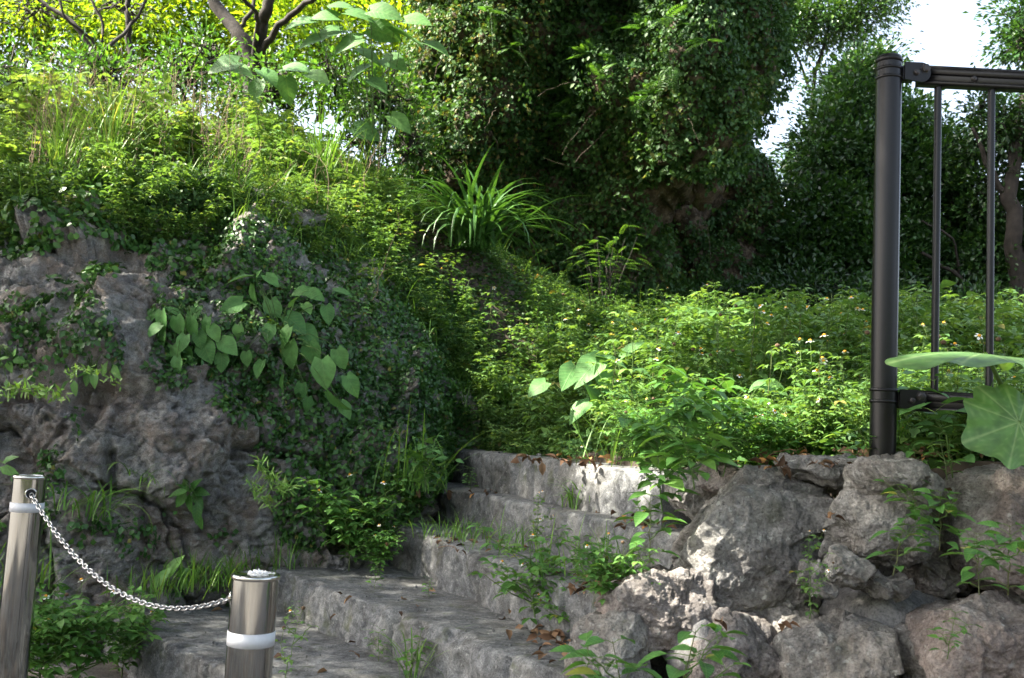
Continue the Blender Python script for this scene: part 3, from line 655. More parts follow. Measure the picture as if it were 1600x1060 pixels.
n = 34; pos = np.repeat(C, n, 0) + rng.normal(0, 0.13, (len(C) * n, 3))
k = lit_clear(pos, 0.0); ppx, ppy, pz = pix(pos); k &= ~((pz > 0) & (ppy > -60)); pos = pos[k]
ac = Acc(); d = nrm(rng.normal(0, 1, pos.shape) + [0, 0, -.4]); scatter(ac, T_NARROW, pos, d, nrm(rng.normal(0, .6, pos.shape) + [0, 0, 1]), rng.uniform(.07, .12, len(pos)), rng.rand(len(pos)) ** 1.2, wsc=1.2)
can = empty('unseen_shade_tree', (-7.5, 4.5, 1.0)); tag(can, 'unseen leafy tree over the steps, crown shaped to cast their dappled shade', 'tree')
def off(ac_, o):
    l = np.array(o.location, np.float32)
    if o.scale[0] == 1 and o.rotation_euler[2] == 0: ac_.v = [v - l for v in ac_.v]
    return ac_
off(ac, can).build('crown', M['tree'], can)
ac = Acc(); tp = curve((-7.5, 4.5, .9), (-6.4, 4.7, 5.6), 0, 9, .05, rng); tube(ac, tp, np.linspace(.24, .14, 9), 12)
for e in [(-4.5, 5, 8), (-3.5, 3, 7.6), (-6, 8, 8.4), (-7, 2, 7.8), (-2, 5.5, 8.3), (-4, 7.5, 8.2)]: tube(ac, curve((-6.4, 4.7, 5.6), e, .25, 9, .05, rng), np.linspace(.11, .03, 9), 8)
off(ac, can).build('trunk', M['bark'], can)

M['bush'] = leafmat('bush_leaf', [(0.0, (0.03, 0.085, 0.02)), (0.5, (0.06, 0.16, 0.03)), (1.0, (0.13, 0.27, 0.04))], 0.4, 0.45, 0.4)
# hedge behind the viewer, mirrored in the steel posts
hd = empty('hedge', (0, -6.5, 0)); tag(hd, 'tall green hedge facing the steps, mirrored in the steel posts', 'hedge'); rng = RS(13)
ac = Acc(); N = 60000; pos = np.stack([rng.uniform(-9, 9, N), -6.5 + rng.normal(0, .5, N), 3.2 * rng.rand(N) ** .8], -1); pos[:, 1] += .6 * fbm(pos, .8, 3); pos = pos[fbm(pos, .5, 2) + 1 - pos[:, 2] * .15 > 0]; N = len(pos)
scatter(ac, T_NARROW, pos, rng.normal(0, 1, (N, 3)), rng.normal(0, .6, (N, 3)) + [0, .5, .6], rng.uniform(.10, .2, N), rng.rand(N)); off(ac, hd).build('foliage', M['sunny'], hd)
ac = Acc()
for x in np.arange(-8.5, 9, 1.4): tube(ac, curve((x, -6.6, -.1), (x + .3, -6.5, 3.2), 0, 8, .05, rng), np.linspace(.06, .02, 8), 7)
off(ac, hd).build('stem', M['bark'], hd)

# ------------------------------------------------------------------ creepers as ground cover
def inpoly(x, y, poly):
    poly = np.asarray(poly, float); r = np.zeros(len(x), bool); j = len(poly) - 1
    for i in range(len(poly)):
        xi, yi = poly[i]; xj, yj = poly[j]
        c = ((yi > y) != (yj > y)) & (x < (xj - xi) * (y - yi) / (yj - yi + 1e-9) + xi); r ^= c; j = i
    return r
# creeper on the outcrop
pos, nn, area = sample(WV, WF, 330000, RS(21)); x, y, _ = pix(pos)
nz = fbm(pos, 3.2, 4, .6); nz2 = fbm(pos + 9, 9, 2)
dens = np.full(len(pos), -0.72)
for poly, dv in [([(-300, 280), (320, 280), (330, 400), (240, 400), (120, 360), (60, 400), (-300, 430)], .42), ([(230, 380), (420, 330), (560, 440), (560, 560), (420, 620), (330, 560), (240, 520)], .22),
                 ([(540, 420), (700, 500), (790, 620), (760, 720), (600, 760), (540, 640)], .75), ([(390, 560), (600, 560), (720, 720), (620, 830), (440, 860), (420, 700)], .38),
                 ([(240, 500), (400, 580), (420, 660), (330, 660), (230, 600)], .12), ([(130, 640), (100, 700), (90, 780), (60, 780), (80, 660)], .3), ([(130, 440), (200, 560), (180, 580), (120, 470)], .05), ([(420, 330), (560, 380), (700, 470), (640, 520), (480, 420)], .15)]:
    m_ = inpoly(x, y, poly); dens[m_] = np.maximum(dens[m_], dv)
crk = np.clip(-disp[WF[:, 0]].mean(), 0, 1)
keep = (dens + nz * 0.75 + nz2 * .2 > -0.12) & (RS(2).rand(len(pos)) < .62)
pos, nn = pos[keep], nn[keep]; rng = RS(22); N = len(pos); x, y, _ = pix(pos)
lift = np.abs(fbm(pos, 5, 2)) * .05 + rng.rand(N) * .03
pos = pos + nn * lift[:, None]
yd = nrm(np.cross(nn, rng.normal(0, 1, (N, 3))) + [0, 0, -.55] + nn * .3); nd = nrm(nn + rng.normal(0, .42, (N, 3)) + [0, 0, .45])
big = (y < 440) & (x < 330)
tint = np.clip(.42 + .3 * fbm(pos, 4, 2) + rng.normal(0, .17, N), 0, .98); tint[rng.rand(N) < .012] = 1
ac = Acc(); scatter(ac, T_TINY, pos[~big], yd[~big], nd[~big], rng.uniform(.02, .042, (~big).sum()), tint[~big]); sb = big & (rng.rand(N) < .62)
scatter(ac, T_ROUND, pos[sb], yd[sb], nd[sb], rng.uniform(.028, .05, sb.sum()), np.clip(tint[sb] + .08, 0, 1))
tag(ac.build('wall_creeper', M['ivy']), 'small-leaved green creeper spreading over the limestone outcrop', 'creeper', kind='stuff')
# creeper on the crag
vis = CN[:, 1] < 0.55; FF = CF[vis[CF].any(1)]
pos, nn, area = sample(CV, FF, 640000, RS(31)); x, y, _ = pix(pos)
ok = (y > -260) & (x > 540) & (x < 1330); pos, nn, x, y = pos[ok], nn[ok], x[ok], y[ok]
nz = fbm(pos, 1.6, 4, .6)
bare = inpoly(x, y, [(1005, 300), (1040, 268), (1130, 272), (1155, 310), (1110, 345), (1020, 345)])
hollow = inpoly(x, y, [(880, 350), (1180, 340), (1180, 520), (900, 520)])
keep = (nz > -1.25 + 1.9 * bare + 1.0 * hollow) & ((RS(3).rand(len(pos)) < .7) | bare)
pos, nn, x, y = pos[keep], nn[keep], x[keep], y[keep]; rng = RS(32); N = len(pos)
lump = np.clip(fbm(pos, 3.0, 3) + .15, 0, 1)
pos = pos + nn * (lump * .22 * (rng.rand(N) > .4) + rng.rand(N) * .07 + .01)[:, None]
tint = np.clip(.45 + .25 * fbm(pos, 2, 3) + rng.normal(0, .2, N), 0, .93); lf = (x < 850) & (rng.rand(N) < .12); tint[lf] = rng.uniform(.9, 1, lf.sum())
yd = nrm(rng.normal(0, .7, (N, 3)) + [0, 0, -.8] + nn * .4); nd = nrm(nn * .9 + rng.normal(0, .6, (N, 3)) + [0, 0, .5])
ac = Acc(); scatter(ac, T_TINY, pos, yd, nd, rng.uniform(.035, .07, N), tint)
tag(ac.build('crag_creeper', M['cliff']), 'dense small-leaved creeper hanging over the tall crag', 'creeper', kind='stuff')
# ferns and hanging twigs on the crag
ac = Acc(); tw = Acc(); rng = RS(33)
def frond(acc, p, d, L, rng, w=.32, n=13, tint=.7, T=T_NARROW):
    t = np.linspace(0, 1, 9)[:, None]; d = nrm(d); c = p + d * L * t + np.array([0, 0, -1]) * (L * .45 * t ** 2)
    tube(acc, c, np.linspace(.003, .001, 9) * max(L / .4, .6), 3, .4)
    tt = np.linspace(.12, .97, n); cc = np.stack([np.interp(tt, t[:, 0], c[:, k]) for k in range(3)], -1); dd = nrm(np.gradient(cc, axis=0)); up = np.array([0, 0, 1.0])
    sd = nrm(np.cross(dd, up)); nn_ = np.cross(sd, dd); ll = L * w * np.sin(np.clip(tt * 1.1 + .15, 0, 1) * math.pi) ** .7
    for s in (-1, 1): scatter(acc, T, cc, nrm(sd * s + dd * .45), nn_ + rng.normal(0, .1, cc.shape), ll, np.clip(tint + rng.normal(0, .06, n), 0, 1), wsc=.55)
ce = CV; ex, ey, ez = pix(ce); fr = CN[:, 1] < .1
def crag_at(a, b):
    k = np.argmin((ex - a) ** 2 + (ey - b) ** 2 + np.where(fr, 0, 1e6) + 300 * ez); return ce[k], CN[k]
for (a, b) in [(905, 80), (925, 100), (940, 135), (915, 150), (905, 190), (890, 150), (1015, 130), (1020, 150), (800, 50), (810, 80), (985, 30), (1050, 40), (770, 10), (880, 60), (950, 60), (1090, 20), (970, 110), (890, 20), (1020, 60), (990, 160), (1060, 100), (860, 120), (1110, 70)]:
    p, n_ = crag_at(a, b)
    for _ in range(4): frond(ac, p + n_ * .15, n_ + rng.normal(0, .5, 3) + [0, -.2, .2], rng.uniform(.25, .45), rng, w=.2, n=16, tint=rng.uniform(.3, .8))
tag(ac.build('crag_ferns', M['bush']), 'light green fern fronds growing out of the creeper on the crag', 'ferns', kind='stuff')
for _ in range(50):
    a, b = rng.uniform(680, 1200), rng.uniform(-40, 420); p, n_ = crag_at(a, b); e = p + n_ * rng.uniform(.2, .5) + rng.normal(0, .2, 3)
    tube(tw, curve(p, e, rng.uniform(-.1, .1), 8, .01, rng), np.linspace(.004, .0015, 8), 4)
tag(tw.build('crag_twigs', M['vinetwig']), 'bare twigs sticking out of the creeper on the crag', 'twigs', kind='stuff')

# ------------------------------------------------------------------ herbs
def herb_accs(rng, h, nodes=7, L=.07, lean=.12, kind='tri', T=T_MID, branch=3, flowers=3, fsize=.013, side=.8):
    st, lf, fl = Acc(), Acc(), []
    az0 = rng.uniform(0, 6.28); top = np.array([math.cos(az0) * lean * h, math.sin(az0) * lean * h, h])
    main = curve((0, 0, 0), top, 0, 8, h * .012, rng); tube(st, main, np.linspace(.0042, .0018, 8) * (h / .5) ** .5, 4, rng.uniform(.2, .7))
    Lp, Ld, Ln, Ls, Lt = [], [], [], [], []
    def leafset(p, az, el, s):
        d = np.array([math.cos(az) * math.cos(el), math.sin(az) * math.cos(el), math.sin(el)]); pe = p + d * s * .55
        tube(st, [p, p + d * s * .3 + [0, 0, s * .03], pe], .0011, 3, .7)
        up = np.array([0, 0, 1.0]) + rng.normal(0, .22, 3); ti = np.clip(rng.normal(.5, .2), 0, .93)
        if rng.rand() < .008: ti = 1.0
        if kind == 'simple' or rng.rand() < .15:
            Lp.append(pe); Ld.append(d + [0, 0, -.25]); Ln.append(up); Ls.append(s); Lt.append(ti)
        else:
            sd = np.cross(d, [0, 0, 1.0])
            Lp.append(pe); Ld.append(d + [0, 0, -.3]); Ln.append(up); Ls.append(s); Lt.append(ti)
            for q in (-1, 1):
                Lp.append(pe - d * s * .12); Ld.append(sd * q + d * .35 + [0, 0, -.2]); Ln.append(up + rng.normal(0, .1, 3)); Ls.append(s * .72); Lt.append(ti)
    def at(t): return np.array([np.interp(t, np.linspace(0, 1, 8), main[:, k]) for k in range(3)])
    az = rng.uniform(0, 6.28)
    for k in range(nodes):
        t = .12 + .86 * k / (nodes - 1); p = at(t); s = L * (1.05 - .5 * abs(t - .45) * 1.3) * rng.uniform(.8, 1.15)
        for q in (0, math.pi): leafset(p, az + q + rng.normal(0, .2), rng.uniform(.0, .6), s)
        az += math.pi / 2 + rng.normal(0, .2)
    for k in range(branch):
        t = rng.uniform(.2, .8); p = at(t); a = rng.uniform(0, 6.28); bl = h * rng.uniform(.25, .5); e = p + np.array([math.cos(a) * bl * side, math.sin(a) * bl * side, bl * .75])
        c = curve(p, e, -.03 * h, 6, .003, rng); tube(st, c, np.linspace(.0024, .0013, 6), 4, .6); az = rng.uniform(0, 6.28)
        for q in range(3):
            pp = c[2 + q + (1 if q == 2 else 0)]
            for z_ in (0, math.pi): leafset(pp, az + z_ + rng.normal(0, .2), rng.uniform(.1, .7), L * rng.uniform(.45, .85))
            az += 1.57
        fl.append(e)
    fl.append(top)
    scatter(lf, T, np.array(Lp), np.array(Ld), np.array(Ln), np.array(Ls), np.array(Lt), loc=True)
    out = []
    fl = fl[:-1]; rng.shuffle(fl); fl = [top] + fl
    for p in fl[:flowers]:
        e = np.array(p) + rng.normal(0, .015, 3) + [0, 0, rng.uniform(.03, .07)]; tube(st, curve(p, e, 0, 4), .0009, 3, .8)
        out.append((e, nrm(rng.normal(0, .35, 3) + [0, -.25, .9])))
    return st, lf, out
def flower_acc(e, n_, s, rng, petals=5):
    pa, di = Acc(), Acc(); n_ = nrm(n_); a = nrm(np.cross(n_, [.3, .9, .1])); b = np.cross(n_, a)
    v, f = ICO[2]; di.add(v * np.array([1, 1, .8]) * s * .42 @ np.stack([a, b, n_]) + e + n_ * s * .15, [f])
    an = np.arange(petals) * 2 * math.pi / petals + rng.rand()
    d = np.cos(an)[:, None] * a + np.sin(an)[:, None] * b
    Tp = leaf_tpl(.75, 3, .05, .12, .62); scatter(pa, Tp, e + d * s * .25, d - n_ * rng.uniform(-.1, .3), n_, s * rng.uniform(.8, 1.05, petals), .5)
    return pa, di
FLP = None
def flower_proto():
    pa, di = flower_acc(np.zeros(3), np.array([0, 0, 1.0]), 1.0, RS(5)); return pa.mesh('petals', M['petal']), di.mesh('flower_disc', M['disc'])
F_PET, F_DISC = flower_proto()
v_, f_ = ICO[2]; sp_ = v_ * (1 + .35 * (RS(9).rand(len(v_), 1) > .6)); _a2 = Acc(); _a2.add(sp_ * [1, 1, .9], [f_]); SEED = _a2.mesh('seed_head', M['seed'])
class Kind: pass
def herb_kind(seed, mat='bidens', **kw):
    K = Kind(); rng = RS(seed); st, lf, fl = herb_accs(rng, **kw); K.st = st.mesh('stem', M['stem']); K.lf = lf.mesh('foliage', M[mat], loc=True); K.fl = fl; K.raw = (st, lf); return K
def place_plant(name, K, loc, rz=0, sc=1.0, label=None, cat='plant', group=None, fsz=.013, rng=None):
    e = empty(name, loc, rz, sc); tag(e, label, cat, group)
    link('stem', K.st, e); link('foliage', K.lf, e)
    for k, (p, n_) in enumerate(K.fl):
        kind = (rng or RS(1)).rand()
        if kind < .75:
            o = link('flower', F_PET, e); o.location = p.tolist(); o.rotation_euler = Vector(n_.tolist()).to_track_quat('Z', 'Y').to_euler(); o.scale = (fsz,) * 3
            d = link('flower_disc', F_DISC, o)
        else:
            o = link('seed_head', SEED, e); o.location = p.tolist(); o.scale = (fsz * .5,) * 3
    return e
VAR = [herb_kind(400 + k, h=.45 + .03 * (k % 4), nodes=7, L=.088 + .012 * (k % 3), branch=4, flowers=2 + k % 2, lean=.1 + .1 * (k % 3)) for k in range(8)]
SUNV = [herb_kind(450 + k, h=.5, nodes=8, L=.05, branch=5, flowers=0, lean=.25, kind='simple', T=T_OVAL) for k in range(4)]
def merge_into(lfA, stA, K, loc, rz, sc, dt=0.0, tilt=(0, 0)):
    c, s = math.cos(rz), math.sin(rz); Rm = np.array([[c, -s, 0], [s, c, 0], [0, 0, 1]]) * sc
    for src, dst in ((K.raw[1], lfA), (K.raw[0], stA)):
        for v, t, q in zip(src.v, src.t, src.q):
            vv = v @ Rm.T; vv = vv + vv[:, 2:3] * np.array([tilt[0], tilt[1], 0]); dst.v.append((vv + loc).astype(np.float32)); dst.t.append(np.where(t > .95, t, np.clip(t + dt, 0, .96))); dst.q.append(q)
        for l, c_ in zip(src.l, src.c): dst.l.append(l + dst.n); dst.c.append(c_)
        dst.n += src.n
BIGV = [herb_kind(470 + k, h=.5, nodes=5, L=.125 + .02 * k, branch=2, flowers=0, lean=.3, kind=('tri' if k % 2 else 'simple')) for k in range(4)]
TALL = [herb_kind(480 + k, h=.55, nodes=10, L=.075, branch=3, flowers=0, lean=.12, side=.5) for k in range(3)]
# flat ground cover of herbs on the terrace and hillside
lfA, stA = Acc(), Acc(); rng = RS(500); cnt = 0; FIELDFL = []
def want(x_, y_, top_py):
    return True
for _ in range(9000):
    yy = rng.uniform(2.6, 13); xx = rng.uniform(-.75, .85) * yy * .75
    if yy < front(xx) + .04: continue
    z = float(hz(xx, yy)[0]); a, b, zf = pix(np.array([xx, yy, z])); a = float(a); b = float(b)
    if a < -120 or a > 1720: continue
    # target plant height by zone
    h = .42
    if a > 760:
        h = .40 if yy > 5 else .30
        if yy > 10.5: continue
        if 1040 < a and yy < 4.1: h = .16
        if 840 < a < 1060 and yy < 4.9: h = .26
        if rng.rand() > (.6 if yy < 7 else .45): continue
        if yy > 8.5 and 900 < a < 1200 and rng.rand() < .6: h = .3
    else:
        h = .30 if a > 500 else .42
        if yy > 11: continue
        if 430 < a < 760 and yy < 7.3: h = .22
        if a < 420: h *= rng.uniform(.6, 1.4)
        if a < 420 and fbm(np.array([[xx, yy, 3.0]]), 1.4, 2)[0] < -.12: continue
        if rng.rand() > .75: continue
    if 640 < a < 840 and 7.0 < yy < 8.7 and rng.rand() < .8: continue
    K = VAR[rng.randint(8)] if (a > 420 or rng.rand() < .6) else SUNV[rng.randint(4)]
    sc = h / .5 * rng.uniform(.5, 1.2) * (1 + .5 * fbm(np.array([[xx, yy, 7.0]]), .9, 3)[0]); sc = max(sc, .3)
    u_ = rng.rand()
    if u_ < .16: K = BIGV[rng.randint(4)]
    elif u_ < .26: K = TALL[rng.randint(3)]; sc = min(sc * rng.uniform(1.1, 1.7), 1.15)
    lim = float(np.interp(a, [-100, 300, 640, 740, 830, 900, 1010, 1100, 1700], [60, 90, 300, 355, 425, 462, 475, 452, 455])) + rng.uniform(-8, 25)
    hmax = (b - lim) * yy / FPX
    if rng.rand() < .10 and a > 840: hmax += rng.uniform(.05, .26)
    if hmax < .06: hmax = .06
    sc = min(max(sc, .45), hmax / .5)
    if sc < .12: continue
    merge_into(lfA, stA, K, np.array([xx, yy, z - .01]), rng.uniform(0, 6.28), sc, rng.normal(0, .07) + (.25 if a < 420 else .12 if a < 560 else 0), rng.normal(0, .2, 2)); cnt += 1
    if cnt > 3000: break
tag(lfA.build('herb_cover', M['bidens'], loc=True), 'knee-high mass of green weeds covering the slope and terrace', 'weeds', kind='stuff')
tag(stA.build('herb_stems', M['stem']), 'thin stems under the mass of green weeds', 'weeds', kind='stuff')
# grass among them
ac = Acc(); rng = RS(510); bs = []; Ls = []
while len(bs) < 5200:
    yy = rng.uniform(3, 10); xx = rng.uniform(-.75, .8) * yy * .75
    if yy < front(xx) + .02: continue
    if fbm(np.array([[xx, yy, 0]]), 1.3, 2)[0] < rng.uniform(-.3, .3): continue
    bs.append((xx, yy, float(hz(xx, yy)[0]))); Ls.append(rng.uniform(.15, .5) * (1 if xx < .2 else .8))
blades(ac, rng, bs, np.array(Ls), .006, tint=(.1, .95))
tag(ac.build('terrace_grass', M['grass']), 'thin grass growing up among the weeds of the slope', 'grass', kind='stuff')

# ------------------------------------------------------------------ trees
def crown(acc, tw, ells, dens0, lsz, rng, T=T_NARROW, crad=.12, per=22, tint=(.45, .2), hollow=.0, trunk_to=None, flat=1.0):
    """leaf clusters on twig tips through a set of ellipsoids given by pixel centre, distance and pixel radii"""
    for (x, y, D, rx, ry, rd) in ells:
        c = P(x, y, D); r = np.array([rx * D / FPX, rd, ry * D / FPX]); n = max(4, int(dens0 * r[0] * r[2] * 4))
        u = nrm(rng.normal(0, 1, (n, 3))); k = rng.uniform(hollow, 1, n) ** .5; cc = c + u * k[:, None] * r * (1 + .22 * fbm(c + u * 2, 1.5, 2))[:, None]
        dr = nrm(u * np.array([1, 1, 1]) + rng.normal(0, .6, (n, 3)) + [0, 0, .25])
        pos = np.repeat(cc, per, 0); dd = np.repeat(dr, per, 0); j = rng.normal(0, 1, pos.shape)
        pos = pos + j * crad * np.array([1, 1, flat * .8]) * rng.uniform(.5, 1, (len(pos), 1)); yd = nrm(dd * .8 + j * .8 + [0, 0, -.1])
        tn = np.repeat(rng.normal(tint[0], tint[1], n), per) + rng.normal(0, .1, n * per)
        scatter(acc, T, pos, yd, nrm(rng.normal(0, .45, pos.shape) + [0, -.15, 1]), lsz * rng.uniform(.65, 1.2, len(pos)), np.clip(tn, 0, 1))
        if tw is not None:
            for q in range(0, n, max(1, n // 26)):
                s = c + (cc[q] - c) * .1 if trunk_to is None else np.asarray(trunk_to) + (c - trunk_to) * .7
                tube(tw, curve(s, cc[q], rng.uniform(-.1, .15), 6, .04, rng), np.linspace(.014, .003, 6), 4)
def tree(name, label, cat, base, limbs, ells, mat, dens, lsz, seed, crad=.12, per=22, T=T_NARROW, hollow=0, r0=.09, group=None, tint=(.45, .2), twigs=True):
    rng = RS(seed); o = empty(name, base); tag(o, label, cat, group)
    lf, tw = Acc(), Acc()
    for li, (pts, ra, rb) in enumerate(limbs):
        p = np.array([P(*q) for q in pts])
        if li and seed in (601, 602, 662): p = np.concatenate([[P(*limbs[0][0][0])], p])
        t = np.linspace(0, 1, len(p)); tt = np.linspace(0, 1, 16) if len(p) > 1 else 0; c = np.stack([np.interp(tt, t, p[:, k]) for k in range(3)], -1)
        for _ in range(2): c[1:-1] = (c[:-2] + 2 * c[1:-1] + c[2:]) / 4
        c[1:-1] += rng.normal(0, ra * .22, (14, 3)); tube(tw, c, np.linspace(ra, rb, 16), 8)
    crown(lf, tw if twigs else None, ells, dens, lsz, rng, T, crad, per, tint, hollow)
    off(tw, o).build('trunk', M['bark'], o); off(lf, o).build('crown', mat if not isinstance(mat, str) else M[mat], o)
    return o
def gx_(x, y, lo=3.0, hi=13.0):
    """ground point seen at a pixel"""
    for D in np.arange(lo, hi, .05):
        p = P(x, y, D); g = float(hz(p[0], p[1])[0])
        if p[1] > front(p[0]) and p[2] <= g: return np.array([p[0], p[1], g - .02])
    return gp(x, y, hi)
def gp(x, y, D):
    p = P(x, y, D); p[2] = hz(p[0], p[1])[0] - .05; return p
tree('multi_stem_tree', 'dark forked tree with three crooked limbs against sunlit leaves', 'tree', gp(395, 120, 11.5),
     [([(392, 190, 11.5), (396, 120, 11.5), (392, 82, 11.5), (372, 50, 11.5), (350, 25, 11.5), (325, -15, 11.5), (300, -60, 11.6)], .11, .06), ([(392, 110, 11.5), (402, 80, 11.5), (412, 40, 11.4), (418, 10, 11.4), (440, -40, 11.4)], .10, .06),
      ([(402, 90, 11.5), (425, 55, 11.3), (455, 20, 11.2), (500, -10, 11)], .05, .03), ([(372, 50, 11.5), (385, 30, 11.5), (400, 10, 11.6), (380, -30, 11.6)], .035, .02), ([(400, 60, 11.4), (405, 20, 11), (360, -20, 10.8)], .04, .02)],
     [(330, -70, 13.5, 120, 40, .8), (450, -60, 13.5, 90, 40, .8)], 'sunny', 26, .10, 601, .18, 20, twigs=False)
tree('slender_tree', 'thin leaning sapling at the far top left with sparse yellow-green leaves', 'tree', gp(70, 120, 11),
     [([(150, 90, 11), (120, 40, 11), (85, 18, 11), (45, -10, 11)], .035, .02), ([(145, 62, 11), (100, 30, 10.8), (90, -10, 10.8)], .02, .012), ([(205, 110, 11.5), (203, 50, 11.5), (198, 20, 11.5), (210, -30, 11.5)], .045, .03), ([(203, 45, 11.5), (225, 10, 11.5), (240, -30, 11.6)], .025, .015), ([(150, 100, 11.2), (165, 40, 11.2), (130, -20, 11.2)], .022, .015)],
     [(60, 20, 12, 110, 50, .9), (190, 10, 12.2, 90, 50, .9)], 'sunny', 22, .09, 602, .2, 16)
bkd = [(60, 20, 15.5, 160, 120, 1.2), (220, 40, 15, 130, 120, 1.2), (360, 60, 15.5, 120, 110, 1.2), (500, 50, 15, 120, 120, 1.2), (620, 90, 14.5, 80, 110, 1), (-120, 40, 15, 120, 120, 1.2), (150, -120, 16, 300, 90, 1.5), (470, -120, 16, 300, 90, 1.5)]
for k, e in enumerate(bkd[:6]):
    tree('sunlit_tree', ['sunlit yellow-green tree at the left of the thicket', 'bright tree behind the thin leaning sapling', 'bright leafy tree right behind the dark forked trunk', 'sunlit tree between the forked trunk and the broad-leaved sapling', 'sunlit bush against the left flank of the crag', 'sunlit tree past the left picture edge'][k],
         'tree', gp(e[0], e[1] + 120, e[2]), [([(e[0], e[1] + 140, e[2]), (e[0] + 8, e[1] + 60, e[2]), (e[0] - 5, e[1], e[2])], .06, .03)], [e, (e[0] + 30, e[1] - 110, e[2] + .5, 110, 70, 1.0)], 'sunny', 40, .13, 610 + k, .22, 26, group='sunlit trees behind the slope', twigs=False)
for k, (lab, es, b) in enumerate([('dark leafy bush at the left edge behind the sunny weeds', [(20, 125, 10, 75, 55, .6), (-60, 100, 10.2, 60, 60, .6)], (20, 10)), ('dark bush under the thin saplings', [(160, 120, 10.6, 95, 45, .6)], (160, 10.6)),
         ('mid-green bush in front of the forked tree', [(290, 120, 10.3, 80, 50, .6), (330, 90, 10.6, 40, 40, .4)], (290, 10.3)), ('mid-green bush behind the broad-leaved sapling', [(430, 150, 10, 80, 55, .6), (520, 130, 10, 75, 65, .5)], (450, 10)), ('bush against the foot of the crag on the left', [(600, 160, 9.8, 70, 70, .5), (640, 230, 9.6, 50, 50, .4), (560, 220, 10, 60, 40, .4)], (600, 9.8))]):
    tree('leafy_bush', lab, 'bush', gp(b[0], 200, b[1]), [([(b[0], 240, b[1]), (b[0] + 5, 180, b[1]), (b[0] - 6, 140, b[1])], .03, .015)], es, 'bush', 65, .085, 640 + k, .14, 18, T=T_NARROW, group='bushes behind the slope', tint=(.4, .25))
# right-hand trees
tree('evergreen_tree', 'dark glossy evergreen filling the gap between the crag and the fence post', 'tree', gp(1290, 480, 13.5), [([(1290, 520, 13.5), (1300, 400, 13.5), (1290, 300, 13.6), (1310, 200, 13.6)], .14, .05), ([(1300, 400, 13.5), (1360, 320, 13.4), (1400, 240, 13.4)], .07, .03)],
     [(1305, 255, 13.6, 85, 85, 1.0), (1330, 180, 13.8, 60, 60, .8), (1290, 370, 13.2, 95, 90, 1), (1215, 380, 14, 35, 50, .8), (1390, 320, 13.5, 90, 110, 1), (1390, 200, 13.8, 50, 60, .7), (1250, 440, 13, 90, 70, .9), (1370, 430, 13, 90, 80, .9), (1340, 120, 14, 35, 40, .6), (1275, 260, 14.5, 40, 60, .7), (1215, 400, 14, 60, 60, .7)], 'tree', 100, .09, 660, .17, 44, T=T_EVER)
tree('airy_tree', 'thin-leaved tree with sky showing through beside the top of the crag', 'tree', gp(1280, 500, 16), [([(1270, 560, 16), (1262, 300, 16), (1268, 120, 16), (1300, 30, 16), (1330, -40, 16)], .05, .015), ([(1266, 140, 16), (1235, 60, 16), (1225, -20, 16)], .025, .01), ([(1290, 60, 16), (1340, 30, 16), (1385, 10, 16)], .015, .008)],
     [(1265, 35, 16, 75, 55, .8), (1340, 30, 16, 55, 50, .8), (1300, -60, 16, 90, 50, .9), (1370, 100, 15.5, 40, 30, .5), (1310, 130, 15.8, 50, 30, .6), (1225, 40, 15.8, 30, 50, .6), (1390, -10, 16, 30, 25, .4)], 'tree', 75, .085, 661, .17, 30, T=T_EVER, tint=(.75, .2))
tree('evergreen_tree', 'lower evergreen seen between the two fence bars', 'tree', gp(1480, 500, 13), [([(1480, 540, 13), (1475, 400, 13), (1490, 300, 13)], .09, .04), ([(1640, 560, 12.6), (1560, 500, 12.4), (1500, 430, 12.2), (1440, 395, 12.2)], .05, .02), ([(1500, 430, 12.2), (1490, 370, 12), (1440, 345, 12)], .02, .01)],
     [(1450, 260, 13.5, 60, 65, .8), (1500, 350, 13.4, 70, 90, .9), (1460, 430, 13.2, 90, 70, .9), (1490, 235, 13.8, 35, 35, .6), (1420, 190, 13.8, 30, 30, .5)], 'tree', 90, .09, 662, .17, 42, T=T_EVER)
tree('evergreen_tree', 'spreading tree with a dark trunk at the right edge behind the second fence bar', 'tree', gp(1590, 500, 12), [([(1590, 560, 12), (1588, 420, 12), (1578, 320, 12), (1590, 230, 12), (1600, 150, 12)], .13, .06), ([(1580, 330, 12), (1545, 260, 12), (1520, 200, 12)], .05, .02), ([(1588, 420, 12), (1640, 330, 12), (1680, 250, 12)], .06, .03)],
     [(1560, 210, 12.3, 50, 50, .7), (1610, 190, 12.3, 60, 60, .7), (1545, 300, 12.5, 45, 60, .6), (1620, 300, 12.6, 50, 80, .7), (1580, 430, 12.5, 80, 80, .8), (1680, 380, 12.5, 90, 140, .8), (1530, 170, 12.4, 25, 25, .4), (1700, 180, 12.4, 80, 100, .8)], 'tree', 75, .085, 663, .15, 34, T=T_EVER)
tree('evergreen_tree', 'leafy branch end reaching into the top right corner against the sky', 'tree', gp(1720, 500, 11), [([(1760, 560, 11), (1740, 300, 11), (1700, 120, 11), (1620, 60, 11)], .12, .03)], [(1600, 75, 11, 48, 35, .5), (1610, 20, 11, 50, 40, .5), (1680, 50, 11, 70, 80, .7)], 'tree', 110, .08, 664, .14, 30, T=T_EVER)
